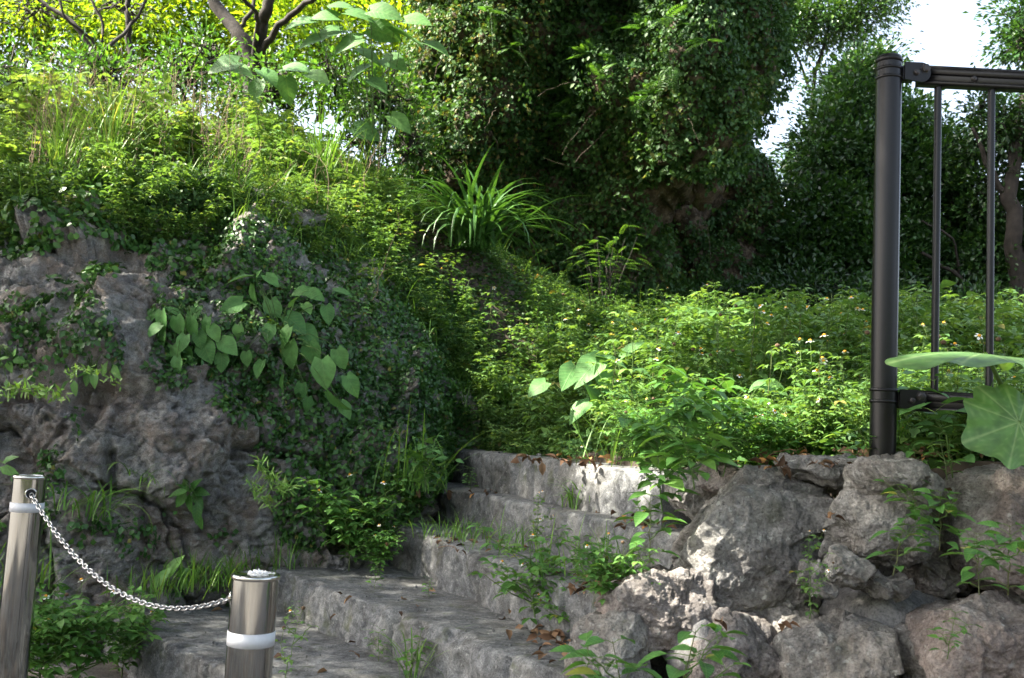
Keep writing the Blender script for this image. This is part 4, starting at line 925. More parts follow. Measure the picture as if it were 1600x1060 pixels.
for k, (lab, es, b) in enumerate([('dark undergrowth bush in the hollow below the crag', [(1150, 475, 12, 80, 30, .4), (1060, 480, 11.6, 50, 25, .3)], (1100, 12)), ('dark bush behind the flowering weeds left of the fence post', [(1260, 470, 11.8, 100, 45, .5)], (1250, 11.8)),
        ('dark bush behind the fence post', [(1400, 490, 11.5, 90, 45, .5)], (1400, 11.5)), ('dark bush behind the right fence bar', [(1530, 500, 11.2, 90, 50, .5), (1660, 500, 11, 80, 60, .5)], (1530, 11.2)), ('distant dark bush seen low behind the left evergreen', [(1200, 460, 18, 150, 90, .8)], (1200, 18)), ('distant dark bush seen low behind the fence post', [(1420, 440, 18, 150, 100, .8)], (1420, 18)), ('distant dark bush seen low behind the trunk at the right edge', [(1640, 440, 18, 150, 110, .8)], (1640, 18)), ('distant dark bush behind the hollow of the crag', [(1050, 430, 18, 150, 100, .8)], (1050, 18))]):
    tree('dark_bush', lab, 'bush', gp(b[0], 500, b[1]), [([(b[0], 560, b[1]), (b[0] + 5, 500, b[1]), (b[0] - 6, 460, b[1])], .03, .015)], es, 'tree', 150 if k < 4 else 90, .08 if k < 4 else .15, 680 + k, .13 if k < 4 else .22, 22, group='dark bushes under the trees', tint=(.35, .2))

# small bright shrub in front of the hollow
rng = RS(700); o = empty('feathery_shrub', gp(945, 470, 8.6)); tag(o, 'feathery bright green shrub catching the sun in front of the dark hollow', 'shrub')
lf, st = Acc(), Acc(); b0 = np.array(o.location)
for k in range(11):
    a_ = rng.uniform(-1, 1); e = P(940 + 60 * a_, 400 - 40 * rng.rand(), 8.6 + rng.uniform(-.3, .3)); lb_ = curve(b0, e, .06, 9, .012, rng); tube(st, lb_, np.linspace(.006, .0015, 9), 4, 0)
    for q in range(9):
        s0 = lb_[rng.randint(3, 9)] + rng.normal(0, .05, 3); frond(lf, s0, nrm(np.array([a_ + rng.normal(0, .8), rng.normal(0, .6), rng.uniform(-.1, .45)])), rng.uniform(.12, .26), rng, w=.15, n=12, tint=rng.uniform(.8, 1.0))
off(lf, o).build('foliage', M['bush'], o); off(st, o).build('stem', M['bark'], o)

# ------------------------------------------------------------------ pixel-guided leaf sprays (real size, at their own distance)
def spray(name, label, cat, root, leaves, mat='heart', T=T_HEART, seed=1, pull=.16, stemr=.0022, tint=(.5, .25), surf=True, D=None, sz=1.0, nrmd=(-.1, -.8, .55), jit=.2):
    """leaves: px, py, length in px, direction (dx, dy in the photo, y down)"""
    rng = RS(seed)
    if surf: r0, n0 = wall_at(*root)
    else: r0 = np.asarray(root, float); n0 = np.array([0, -.6, .6])
    o = empty(name, r0); tag(o, label, cat); lf, st = Acc(), Acc(); hub = {}
    for k, (x, y, L, dx, dy) in enumerate(leaves):
        if surf:
            q, n_ = wall_at(x, y); Dq = np.median([q[1], r0[1]]) - pull - rng.uniform(0, .08); Dq = min(q[1], Dq + .1) - .05
        else: Dq = (D or r0[1]) + rng.uniform(-.06, .06)
        c = P(x, y, Dq); d = nrm(Rt * dx - Up * dy + np.array([0, -.35, 0]) * rng.uniform(.2, 1.4)); ln = L * Dq / FPX * sz
        n_ = np.array(nrmd) + rng.normal(0, jit, 3); p0 = c - d * ln * .45
        scatter(lf, T, p0, d, n_, ln, np.clip(rng.normal(*tint), 0, 1), loc=True, wsc=rng.uniform(.85, 1.05))
        mid_ = r0 + (p0 - r0) * .55 + np.array([0, -.06, .07]); pts = np.array([r0, r0 + (mid_ - r0) * .5 + [0, -.02, .015], mid_, mid_ + (p0 - mid_) * .6 + [0, 0, .015], p0])
        tube(st, pts, np.linspace(stemr * 1.3, stemr * .6, 5), 4, .5)
    off(lf, o).build('foliage', M[mat], o, loc=True); off(st, o).build('stem', M['stem'], o)
    return o
HL = [(235, 495, 30, -.6, .7), (252, 500, 32, 0, 1), (278, 508, 32, .2, 1), (300, 512, 34, .1, 1), (322, 508, 27, -.2, 1), (250, 530, 36, -.1, 1), (270, 556, 38, .1, 1), (293, 557, 30, .3, 1), (322, 548, 38, .4, 1), (346, 566, 30, 0, 1), (303, 490, 27, .5, -.6), (356, 540, 36, .8, .6), (335, 520, 28, .5, .8), (285, 535, 28, -.3, 1), (268, 484, 26, -.4, -.3), (276, 570, 26, 0, 1), (240, 515, 28, -.7, .6), (312, 530, 30, .2, 1)]
HR = [(374, 433, 42, -1, .1), (395, 460, 34, 0, 1), (426, 486, 44, .3, 1), (362, 478, 40, -.8, .4), (424, 436, 30, .8, .5), (402, 430, 20, .2, -.5), (462, 505, 42, .8, .6), (452, 553, 44, 0, 1), (487, 552, 40, .2, 1), (506, 582, 48, .2, 1), (482, 522, 38, .7, .5), (470, 455, 28, -.8, .1), (492, 460, 32, .7, .2), (512, 490, 32, .3, 1), (480, 480, 24, .4, .4), (535, 455, 32, 1, .1), (372, 518, 22, 0, 1), (385, 560, 24, .1, 1), (404, 575, 30, -.3, .8), (470, 612, 28, -.1, 1), (524, 628, 46, .6, .8), (550, 602, 38, .5, .8), (481, 632, 24, 0, 1), (445, 525, 34, -.4, .8), (420, 520, 28, -.2, 1), (532, 560, 34, .4, .8), (540, 640, 30, .6, .8), (458, 470, 24, .2, -.4), (440, 600, 30, -.2, 1)]
spray('heart_leaf_plant', 'left clump of pale green heart-shaped leaves hanging from the outcrop', 'plant', (300, 505), HL, seed=71, sz=.98, jit=.35)
spray('heart_leaf_plant', 'larger spray of heart-shaped leaves beside the creeper on the outcrop', 'plant', (440, 540), HR, seed=72, sz=.98, jit=.35)
def star(cx, cy, n, L, rng, sp=1.0, up=.3): return [(cx + L * .55 * math.cos(a) * sp, cy + L * .55 * math.sin(a) * .8, L, math.cos(a), math.sin(a) + up) for a in np.linspace(0, 6.28, n, endpoint=False) + rng.rand()]
rng = RS(73)
spray('wall_seedling', 'rosette of oblong leaves growing flat on the bare outcrop above the chain', 'plant', (290, 775), star(295, 772, 7, 30, rng) + [(308, 800, 34, .1, 1), (312, 815, 26, .1, 1)], 'herbbig', T_MID, 74, .06, jit=.3)
spray('wall_seedling', 'oval-leaved seedling over the round cavity of the outcrop', 'plant', (150, 590), [(100, 602, 26, -.6, .6), (116, 605, 26, .2, 1), (136, 590, 28, -.3, 1), (147, 592, 28, .1, 1), (162, 578, 26, .2, -1), (180, 580, 30, .5, .9), (128, 585, 20, -1, .2)], 'herbbig', T_OVAL, 75, .08)
spray('wall_seedling', 'small pair-leaved plant at the left edge of the outcrop', 'plant', (0, 570), [(28, 563, 26, 1, .1), (14, 572, 22, .4, .6), (5, 560, 20, -.6, .1), (10, 600, 18, .2, 1), (22, 552, 14, .3, -1)], 'herbbig', T_OVAL, 76, .08)
spray('wall_seedling', 'two long leaves poking in at the left edge above the steel post', 'plant', (-20, 735), [(12, 718, 30, 1, -.6), (12, 735, 34, 1, .3), (22, 750, 22, .5, 1)], 'herbbig', T_OVAL, 77, .3)
spray('wall_seedling', 'leafy weed dangling over the end of the lowest step', 'plant', (235, 930), [(215, 955, 44, -.5, 1), (248, 970, 50, 0, 1), (232, 945, 26, .6, .2)], 'herbbig', T_OVAL, 78, .2)
spray('wall_seedling', 'single large leaf standing in the grass beside the wall foot', 'plant', (262, 900), [(268, 888, 46, .6, -1), (250, 905, 40, .4, -.6), (283, 895, 30, .8, -.4)], 'herbbig', T_OVAL, 79, .15)
# narrow-leaved sprigs
def sprig(label, pts, D, seed, L=.045, w=.28, n=34, mat='grass', name='narrow_leaved_sprig'):
    rng = RS(seed); o = empty(name, P(*pts[0], D)); tag(o, label, 'plant'); lf, st = Acc(), Acc()
    p = np.array([P(a, b, D - .03 * k) for k, (a, b) in enumerate(pts)]); t = np.linspace(0, 1, len(p)); tt = np.linspace(0, 1, n); c = np.stack([np.interp(tt, t, p[:, k]) for k in range(3)], -1)
    tube(st, c, .0014, 4, .7); j = np.repeat(c, 4, 0) + rng.normal(0, .012, (4 * n, 3)); yd = rng.normal(0, 1, (4 * n, 3)) * [1, .6, 1] + [0, 0, .1]
    scatter(lf, leaf_tpl(w, 3, .1, .1, .4), j, yd, rng.normal(0, .4, (4 * n, 3)) + [0, -.6, .6], L * rng.uniform(.6, 1.1, 4 * n), rng.uniform(.5, .9, 4 * n), loc=True)
    off(lf, o).build('foliage', M[mat], o); off(st, o).build('stem', M['stem'], o)
sprig('light narrow-leaved sprig trailing in from the left edge of the outcrop', [(-20, 640), (20, 605), (60, 612), (98, 620)], 4.35, 81)
sprig('light narrow-leaved sprig on the sill above the cavity', [(105, 590), (125, 575), (150, 580), (190, 600)], 4.55, 82, .035, n=18)
sprig('spiky narrow-leaved sprig hanging where the outcrop meets the bank', [(400, 720), (420, 745), (440, 765), (455, 760)], 4.8, 83, .06, .13, 30)
sprig('spiky narrow-leaved tuft low on the outcrop near the step end', [(395, 750), (405, 775), (425, 790)], 4.75, 84, .06, .13, 20)

# ------------------------------------------------------------------ plants standing on steps and wall
rng = RS(90)
K1 = herb_kind(801, 'herbbig', h=.36, nodes=8, L=.085, branch=18, flowers=6, lean=.1, side=1.5)
K2 = herb_kind(802, 'herbbig', h=.30, nodes=10, L=.064, branch=34, flowers=3, lean=.05, side=1.35)
K3 = herb_kind(803, 'heart', h=.30, nodes=5, L=.095, branch=4, flowers=0, lean=.2, kind='simple', T=T_HEART, side=1.1)
K4 = herb_kind(804, 'bidens', h=.50, nodes=10, L=.06, branch=6, flowers=4, lean=.04, side=.6)
K5 = herb_kind(805, 'herbbig', h=.16, nodes=5, L=.05, branch=2, flowers=0, lean=.2, kind='simple', T=T_OVAL)
K6 = herb_kind(806, 'herbbig', h=.34, nodes=7, L=.115, branch=4, flowers=0, lean=.2, side=.8)
K7 = herb_kind(807, 'herbbig', h=.24, nodes=5, L=.10, branch=3, flowers=0, lean=.25, kind='simple', T=T_MID, side=1)
K8 = herb_kind(808, 'bidens', h=.20, nodes=5, L=.03, branch=3, flowers=3, lean=.2)
def onp(k, x, y): return on_tread(k, x, y)
PL = [('flowering_weed', K1, onp(1, 835, 985), 0.4, .92, 'bushy white-flowered weed growing between the second and third steps', 'weed'),
      ('flowering_weed', K2, onp(1, 545, 893), 1.0, 1.35, 'dense rounded clump of small-leaved weed on the left end of the second step', 'weed'),
      ('flowering_weed', K2, onp(1, 590, 900), 2.4, .7, 'smaller leafy clump just right of the rounded one', 'weed'),
      ('broad_leaved_weed', K3, onp(2, 640, 822), 2.0, 1.15, 'heart-leaved weed hanging over the left end of the third step', 'weed'),
      ('broad_leaved_weed', K3, onp(2, 600, 812), 3.6, 1.05, 'heart-leaved weed against the bank at the top of the rounded clump', 'weed'),
      ('flowering_weed', K4, onp(2, 838, 868), .6, .5, 'upright flowering weed in the middle of the third step', 'weed'),


      ('broad_leaved_weed', K6, onp(3, 1065, 820), 1.3, .95, 'bright large-leaved weed where the top steps meet the biggest boulder', 'weed'),
      ('broad_leaved_weed', K6, onp(3, 1095, 800), 3.3, 1.0, 'tall bright weed leaning over the biggest boulder', 'weed'),
      ('broad_leaved_weed', K7, onp(3, 1000, 800), 2.2, .8, 'oval-leaved weed against the right end of the top riser', 'weed'),
      ('broad_leaved_weed', K7, onp(2, 985, 900), .3, .9, 'pale leaves reaching over the fourth step end', 'weed'),
      ('flowering_weed', K4, onp(3, 900, 790), .6, .5, 'thin upright weed in front of the middle of the top riser', 'weed'),

      ('flowering_weed', K2, onp(1, 480, 868), 3, .5, 'low leafy weed left of the rounded clump', 'weed'),
      ('flowering_weed', K1, onp(1, 900, 1000), 2, .6, 'weed above the dead leaves at the right end of the second step', 'weed'),

      ('flowering_weed', K2, onp(4, 1010, 735), 4, .8, 'bright weed spilling over the right end of the top step', 'weed'),

      ('broad_leaved_weed', K6, P(1130, 745, 3.5), 5, .8, 'large-leaved weed hanging over the left shoulder of the biggest boulder', 'weed'),
      ('flowering_weed', K2, P(1200, 745, 3.4), 2, .7, 'leafy weed behind the crest of the biggest boulder', 'weed'),
      ('broad_leaved_weed', K3, onp(3, 665, 770), 1.0, .9, 'heart-leaved weed at the left end of the fourth step', 'weed'),
      ('broad_leaved_weed', K7, onp(2, 520, 812), 1.0, 1.1, 'oblong-leaved weed among the grass at the outcrop foot', 'weed'),
      ('flowering_weed', K2, onp(2, 575, 815), 3.0, .9, 'leafy weed behind the rounded clump', 'weed'),
      ('flowering_weed', K2, onp(3, 700, 745), 5.0, .7, 'dark leafy weed in the corner left of the top riser', 'weed'),
      ('broad_leaved_weed', K6, P(1035, 800, 3.15), 1.0, .85, 'bright weed hanging in front of the left shoulder of the biggest boulder', 'weed'),
      ('broad_leaved_weed', K6, P(1085, 765, 3.0), 2.2, .8, 'bright weed rooted on top of the left shoulder of the biggest boulder', 'weed'),
      ('broad_leaved_weed', K7, P(1015, 880, 3.1), 2.2, .85, 'pale-leaved weed at the joint of the fourth step and the boulders', 'weed'),
      ('flowering_weed', K1, P(1120, 738, 3.3), .2, .7, 'leafy weed above the crest of the biggest boulder', 'weed'),
      ('flowering_weed', K2, P(1010, 745, 3.7), .2, .8, 'leafy weed hiding the right end of the top step', 'weed'),
      ('flowering_weed', K2, P(950, 965, 3.1), .2, .7, 'leafy weed at the right end of the second step by the pinkish boulder', 'weed'),

      ('broad_leaved_weed', K6, P(1060, 745, 3.6), 4.0, 1.05, 'large bright weed arching over the right end of the top step', 'weed'),
      ('small_weed', K5, onp(0, 640, 1060), 0, 1.1, 'small weed on the lowest step at the bottom edge', 'weed'),
      ('small_weed', K5, onp(0, 592, 1035), 2, .7, 'tiny weed left of the bottom-edge one', 'weed'),
      ('small_weed', K5, onp(0, 455, 975), 1, .6, 'tiny weed right of the near steel post', 'weed'),
      ('small_weed', K5, onp(1, 585, 920), 1, .7, 'tiny weed on the second step below the rounded clump', 'weed'),
      ('small_weed', K5, onp(1, 670, 935), 4, .55, 'seedling at the foot of the third riser', 'weed'),
      ('small_weed', K5, onp(3, 735, 768), 4, .8, 'small weed at the left foot of the top riser', 'weed'),
      ('small_weed', K5, onp(4, 900, 728), 4, .8, 'small weed on the edge of the top step', 'weed'),
      ('small_weed', K5, onp(2, 945, 905), 2, .8, 'small weed in the crook of the third step', 'weed'),
      ('daisy_weed', K8, PZ(445, 1062, .22), 1, 1.0, 'tiny white-flowered weed beside the near steel post', 'weed'),
      ('flowering_weed', K2, PZ(120, 1085, 0.02), 1, 1.25, 'big dense weed clump between the far steel post and the lowest step', 'weed'),
      ('flowering_weed', K2, PZ(60, 1090, 0.02), 3, 1.1, 'dense weed clump at the foot of the far steel post', 'weed'),
      ('flowering_weed', K2, PZ(190, 1060, 0.02), 5, .9, 'weed clump at the corner of the lowest step', 'weed'),
      ('broad_leaved_weed', K7, P(1050, 1075, 2.35) + [0, 0, -.1], 1, .95, 'broad leaves coming up at the bottom edge in front of the boulders', 'weed'),
      ('broad_leaved_weed', K7, P(990, 1090, 2.4) + [0, 0, -.1], 4, .95, 'second cluster of broad leaves at the bottom edge beside the steps', 'weed'),
      ('climbing_weed', K4, P(1265, 968, 2.68), 1, .42, 'slim upright weed growing in front of the biggest boulder', 'weed'),
      ('wall_weed', K7, P(1395, 900, 2.62), 1, .62, 'weed in the crevice under the middle boulder', 'weed'),
      ('wall_weed', K7, P(1440, 835, 2.7), 3, .6, 'weed in the dark gap left of the pale end boulder', 'weed'),
      ('wall_weed', K7, P(1468, 860, 2.68), 5, .65, 'weed sprouting beside the pale end boulder', 'weed'),
      ('wall_weed', K7, P(1530, 930, 2.42), 2, .6, 'leaning weed below the pale end boulder', 'weed'),
      ('wall_weed', K7, P(1575, 930, 2.42), 5, .7, 'tall weed before the pale end boulder', 'weed'),
      ('wall_weed', K5, P(1480, 1030, 2.4), 5, .7, 'small weed near the bottom right corner', 'weed'),
      ('wall_weed', K7, P(1350, 745, 3.0), 5, .5, 'seedling on top of the boulders left of the fence post', 'weed'),
      ('wall_weed', K7, P(1430, 750, 2.9), 2, .45, 'seedling on the boulders right of the fence post', 'weed'),
      ('wall_weed', K5, P(1480, 750, 2.8), 2, .8, 'small seedling under the large round leaf', 'weed'),
      ('broad_leaved_weed', K3, gp(1490, 700, 2.95), 2, 1.0, 'yellow-green weed left of the large round leaf', 'weed'),
      ('climbing_weed', K2, PZ(85, 960, 0.1), 2, 1.4, 'weed climbing behind the far steel post', 'weed')]
for (nm, K, loc, rz, sc, lb, cat) in PL: place_plant(nm, K, loc, rz, sc, lb, cat, rng=rng)

# ------------------------------------------------------------------ flowering plants standing over the terrace
HEADS = [(1168, 622), (1171, 650), (1228, 645), (1105, 445), (1150, 478), (1193, 487), (1228, 481), (1126, 492), (1083, 546), (1110, 555), (1097, 553), (1145, 548), (1122, 550), (1250, 531), (1288, 524), (1266, 533), (1287, 564), (1340, 482), (1348, 484), (1292, 467), (1278, 625), (1310, 610), (1330, 465), (1205, 493), (1188, 478),
         (904, 484), (957, 505), (993, 515), (1040, 500), (1030, 545), (966, 595), (1043, 450), (772, 450), (920, 507), (1492, 538), (1474, 535), (1530, 525), (1442, 508), (1475, 505), (1405, 655), (1560, 530), (1585, 590), (1285, 560), (1320, 550), (1215, 540), (1060, 520), (1235, 500), (1315, 490), (1262, 480), (1355, 520),
         (224, 160), (380, 285), (140, 200), (330, 210), (335, 370), (200, 195), (780, 210), (260, 175), (690, 420), (560, 330), (480, 300), (630, 400), (840, 430), (880, 460)]
ORD = 'first second third fourth fifth sixth seventh eighth ninth tenth eleventh twelfth thirteenth fourteenth fifteenth sixteenth seventeenth eighteenth nineteenth twentieth twenty-first twenty-second twenty-third twenty-fourth twenty-fifth twenty-sixth twenty-seventh twenty-eighth'.split()
FV = [herb_kind(900 + k, h=.55, nodes=8, L=.07, branch=4, flowers=1 + k % 2, lean=.08, side=.5) for k in range(4)]
for K in FV: K.fl = sorted(K.fl, key=lambda q: -q[0][2]); K.topz = K.fl[0][0]
for n_, (x, y) in enumerate(HEADS):
    D = (4.3 if y > 590 else 5.3 if y > 535 else 6.3 if y > 500 else 7.2) if x > 760 else (7.0 if y < 260 else 7.2)
    if x > 1390 and y < 600: D = 6.2
    ok = False
    for dd in np.arange(3.4, 11, .1):
        h_ = P(x, y, dd)
        if h_[1] < front(h_[0]) + .1: continue
        g = float(hz(h_[0], h_[1])[0]); hh_ = h_[2] - g
        if .1 < hh_ < (.66 if dd > 4.6 else .45): ok = True; break
    if not ok: continue
    K = FV[n_ % 4]; sc = hh_ / K.topz[2]; rz = rng.uniform(0, 6.28); c, s = math.cos(rz), math.sin(rz)
    ox = np.array([c * K.topz[0] - s * K.topz[1], s * K.topz[0] + c * K.topz[1], 0]) * sc
    band = 0 if x < 760 else 1 if x > 1390 else 2 if y < 500 else 3 if y < 590 else 4
    peers = sorted(q for q in HEADS if (0 if q[0] < 760 else 1 if q[0] > 1390 else 2 if q[1] < 500 else 3 if q[1] < 590 else 4) == band)
    lb = ORD[peers.index((x, y))] + [' flowering weed from the left on the sunny slope above the outcrop', ' white-flowered weed from the left behind the metal fence bars', ' white-flowered weed from the left in the far row before the dark bushes',
         ' white-flowered weed from the left in the middle of the terrace', ' white-flowered weed from the left nearest the top step and boulders'][band]
    place_plant('flowering_weed', K, np.array([h_[0], h_[1], g]) - ox, rz, sc, lb, 'weed', 'flowering weeds over the terrace' if x > 760 else 'flowering weeds on the slope', fsz=.0145 / max(sc, .5), rng=rng)

# ------------------------------------------------------------------ grass tufts
def tuft(label, base, n, L, W, seed, mat='grass', name='grass_tuft', el=(.9, 1.5), curl=(.5, 1.9), tint=(.2, .85), spread=.04, az=None):
    rng = RS(seed); o = empty(name, base); tag(o, label, 'grass'); ac = Acc(); b = np.asarray(base) * 0 + rng.normal(0, spread, (n, 3)) * [1, 1, .1]
    blades(ac, rng, b, L, W, az=az, el=el, curl=curl, tint=tint, seg=8); ac.build('foliage', M[mat], o); return o
tuft('big fountain of strap-shaped leaves on the bank below the crag', P(742, 376, 7.9) - [0, 0, .06], 170, 1.0, .040, 1001, 'lily', 'strap_leaf_clump', (.7, 1.5), (1.4, 3.0), (.1, 1), .07)
tuft('tall pale green grass clump on the slope left of the strap-leaved plant', gx_(500, 318), 60, .85, .013, 1002, tint=(.5, .9), el=(1.2, 1.57), curl=(.2, 1.1))
tuft('tall grass clump a little right of the pale one', gx_(548, 312), 34, .7, .011, 1003, tint=(.4, .9), el=(1.1, 1.57), curl=(.4, 1.4))
tuft('sunlit yellowish grass clump among the weeds at upper left', gx_(165, 285), 80, .75, .010, 1004, tint=(.6, .97), el=(1.1, 1.57), curl=(.2, 1.5))
tuft('sunlit grass clump near the left picture edge', gx_(95, 280), 60, .75, .010, 1005, tint=(.6, .97), el=(1.1, 1.57), curl=(.2, 1.5))
p, n_ = wall_at(155, 815); tuft('long drooping grass blades on the outcrop left of the chain dip', p + n_ * .02, 26, .42, .012, 1006, el=(.8, 1.5), curl=(1.6, 2.8))
p, n_ = wall_at(218, 755); tuft('thin drooping grass hanging on the bare face of the outcrop', p + n_ * .02, 24, .26, .008, 1007, el=(.3, 1.4), curl=(1.6, 2.8))
p, n_ = wall_at(110, 800); tuft('grass blades fanning out behind the far end of the chain', p + n_ * .02, 22, .36, .009, 1008, el=(.3, 1.4), curl=(1.2, 2.6))
tuft('thick grass tuft at the outcrop foot behind the chain', wall_at(325, 905)[0] + [.05, -.16, .0], 170, .22, .008, 1009, spread=.13, curl=(.2, 1.5))
tuft('grass tuft at the outcrop foot left of the thick one', wall_at(262, 920)[0] + [.04, -.14, .0], 90, .17, .007, 1010, spread=.10, curl=(.2, 1.5))
tuft('grass tuft on the left end of the second step', on_tread(1, 440, 884), 90, .22, .007, 1011, spread=.10, curl=(.2, 1.5))
tuft('tall bluish grass beside the rounded weed clump', on_tread(2, 560, 806), 34, .62, .011, 1012, el=(1.1, 1.57), curl=(.2, 1.2), spread=.05, tint=(.3, .7))
tuft('arching grass on the bank above the third step', on_tread(3, 640, 765), 60, .55, .010, 1013, el=(.7, 1.5), curl=(.8, 2.2), spread=.09)
tuft('low grass tuft at the foot of the fourth riser', on_tread(2, 705, 842), 70, .17, .006, 1014, spread=.09, curl=(.5, 2.))
tuft('grass along the middle of the third step', on_tread(2, 790, 862), 50, .22, .006, 1015, spread=.09, curl=(.5, 2.))
tuft('arching grass tuft in front of the top riser', on_tread(3, 905, 795), 40, .24, .009, 1016, spread=.03, el=(.7, 1.5), curl=(1, 2.4))
tuft('upright grass at the foot of the fourth riser near its right end', on_tread(2, 930, 905), 60, .24, .006, 1017, spread=.12, curl=(.1, 1.))
tuft('grass curving up from the lowest step at the bottom edge', on_tread(0, 645, 1062), 16, .30, .007, 1018, spread=.02, el=(1., 1.5), curl=(1, 2.6))
tuft('grass behind the largest boulder under the sunny weeds', gp(1010, 715, 4.7), 90, .34, .007, 1019, spread=.2, tint=(.4, .95), curl=(.1, 1.2))
tuft('pale thin grass left of the three near daisies', gp(1195, 700, 4.3), 60, .38, .007, 1020, spread=.12, tint=(.4, .95), curl=(.1, 1.2))
tuft('long grass blades at the corner of the outcrop above the steps', gx_(790, 640), 60, .4, .009, 1021, spread=.2, curl=(.4, 1.6))
p, n_ = wall_at(-10, 800); tuft('grass behind the far steel post', P(30, 930, 4.2), 50, .35, .008, 1022, spread=.08)
# long drooping blades on the hillside above the outcrop edge
rng = RS(1030); ac = Acc(); bs = []
for _ in range(420):
    x = rng.uniform(-60, 740); y0 = np.interp(x, [-60, 250, 430, 550, 650, 740], [300, 300, 345, 400, 465, 600]); p = wall_at(x, y0 + rng.uniform(-5, 25))[0]; bs.append(p)
blades(ac, rng, bs, .26, .007, tint=(.3, .9)); tag(ac.build('brow_grass', M['grass']), 'thin grass hanging over the brow of the outcrop', 'grass', kind='stuff')
# creeper and small weeds over the edge of the bank behind the outcrop
rng = RS(1035); ac = Acc(); N = 60000; xx = rng.uniform(-5.5, .35, N); u = rng.rand(N); yy = front(xx) + np.where(rng.rand(N) < .6, -.03 - .12 * rng.rand(N), .5 * rng.rand(N)); on = yy > front(xx)
zz = hz(xx, np.maximum(yy, front(xx))) + np.where(on, .03, -.62 * u) + rng.uniform(0, .05, N); pos = np.stack([xx, yy, zz], -1)
scatter(ac, T_TINY, pos, rng.normal(0, .8, (N, 3)) + [0, -.3, -.7], rng.normal(0, .5, (N, 3)) + [0, -.6, .6], rng.uniform(.02, .045, N), np.clip(rng.normal(.5, .2, N), 0, .97))
tag(ac.build('bank_creeper', M['cliff']), 'creeper trailing over the earth bank between the outcrop and the slope', 'creeper', kind='stuff')
ac, st = Acc(), Acc()
for _ in range(330):
    x = rng.uniform(-4.6, .3); y = front(x) - rng.uniform(.0, .25); z = float(hz(x, front(x))[0]) - (front(x) - y) * 1.8; merge_into(ac, st, VAR[rng.randint(8)], np.array([x, y, z]), rng.uniform(0, 6.28), rng.uniform(.3, .6), .05, (rng.normal(0, .3), -.4))
tag(ac.build('bank_weeds', M['bidens'], loc=True), 'small weeds leaning out over the edge of the bank', 'weeds', kind='stuff'); tag(st.build('bank_weed_stems', M['stem']), 'stems of the small weeds on the bank edge', 'weeds', kind='stuff')
# low creeping plants over the soil of the slope
rng = RS(1037); ac = Acc(); N = 150000; yy = rng.uniform(2.8, 11, N); xx = rng.uniform(-.75, .8, N) * yy * .78; m_ = yy > front(xx) + .02; xx, yy = xx[m_], yy[m_]; N = len(xx)
pos = np.stack([xx, yy, hz(xx, yy) + rng.rand(N) ** 2 * .10], -1); scatter(ac, T_TINY, pos, rng.normal(0, 1, (N, 3)) * [1, 1, .4], rng.normal(0, .4, (N, 3)) + [0, -.2, 1], rng.uniform(.025, .06, N), np.clip(rng.normal(.55, .2, N), 0, .98))
tag(ac.build('low_ground_creeper', M['cliff']), 'low creeping leaves covering the soil of the slope between the weeds', 'ground cover', kind='stuff')
# dry stalks
ac = Acc(); rng = RS(1040)
for _ in range(150):
    x = rng.uniform(30, 400) if rng.rand() < .85 else rng.uniform(400, 600); b = gp(x, 250, rng.uniform(6.0, 8.2)); h = rng.uniform(.45, .85) * (1 if x < 330 else .8); e = b + [rng.normal(0, .12), rng.normal(0, .1), h]
    c = curve(b, e, 0, 9, .008, rng); tube(ac, c, np.linspace(.0035, .0012, 9), 4)
    for q in range(4):
        s = c[rng.randint(4, 9)]; tube(ac, curve(s, s + [rng.normal(0, .08), rng.normal(0, .06), rng.uniform(.05, .16)], 0, 4, .004, rng), .0012, 3)
tag(ac.build('dry_stalks', M['twig']), 'dry brown stalks sticking out of the weeds on the slope', 'stalks', kind='stuff')
# broad-leaved sapling high on the slope
BLV = [(468, 34, 50, -1, .1), (515, 50, 50, -.9, .3), (562, 22, 50, .9, .1), (600, 18, 55, 1, .2), (640, 56, 66, 1, .35), (682, 72, 46, 1, .35), (600, 50, 52, 1, .3), (545, 66, 50, -1, .4), (575, 84, 50, .9, .4), (625, 190, 42, .7, .5), (572, 205, 46, .9, .3), (508, 24, 44, -1, -.1), (615, 96, 46, .9, .4), (488, 62, 44, -1, .3), (530, 8, 44, .9, -.1), (590, 130, 40, .8, .5), (650, 30, 46, 1, .1), (560, 110, 44, -.9, .5)]
spray('broad_leaved_sapling', 'slim sapling with large blue-green leaves held against the crag', 'sapling', gp(590, 300, 8.5), BLV, 'heart', T_HEART, 91, surf=False, D=8.3, stemr=.005, nrmd=(-.1, -.8, .6), jit=.25)
BL2 = [(350, 100, 50, -1, .3), (375, 108, 42, .8, .2), (420, 118, 46, .7, .5), (460, 105, 50, .8, 0), (495, 118, 44, .8, .3), (400, 140, 40, -.3, 1), (450, 140, 44, .2, 1)]
spray('broad_leaved_sapling', 'low sapling with large leaves below the dark forked tree', 'sapling', gx_(430, 215), BL2, 'heart', T_HEART, 92, surf=False, D=9.2, stemr=.004, nrmd=(-.1, -.7, .7), jit=.25)
BL3 = [(890, 585, 50, -.2, .3), (920, 575, 66, -.6, .5), (955, 560, 50, .8, .1), (975, 610, 60, 1, .1), (905, 640, 46, -.6, .4), (985, 545, 46, .4, -.4), (930, 620, 50, .3, .5), (840, 605, 36, -.7, .4), (960, 660, 30, .8, .3), (945, 590, 44, .2, .9), (1005, 580, 36, .8, .2)]
spray('broad_leaved_weed', 'large-leaved plant in the middle of the weeds above the top step', 'weed', gp(935, 660, 5.3), BL3, 'heart', T_HEART, 93, surf=False, D=5.2, nrmd=(-.1, -.3, .9), jit=.25)
BL4 = [(1090, 675, 60, .9, .2), (1130, 685, 56, .9, .4), (1080, 655, 44, -.6, -.3), (1150, 650, 40, .8, .3), (1185, 600, 36, -.8, .2), (1210, 605, 40, .8, .2)]
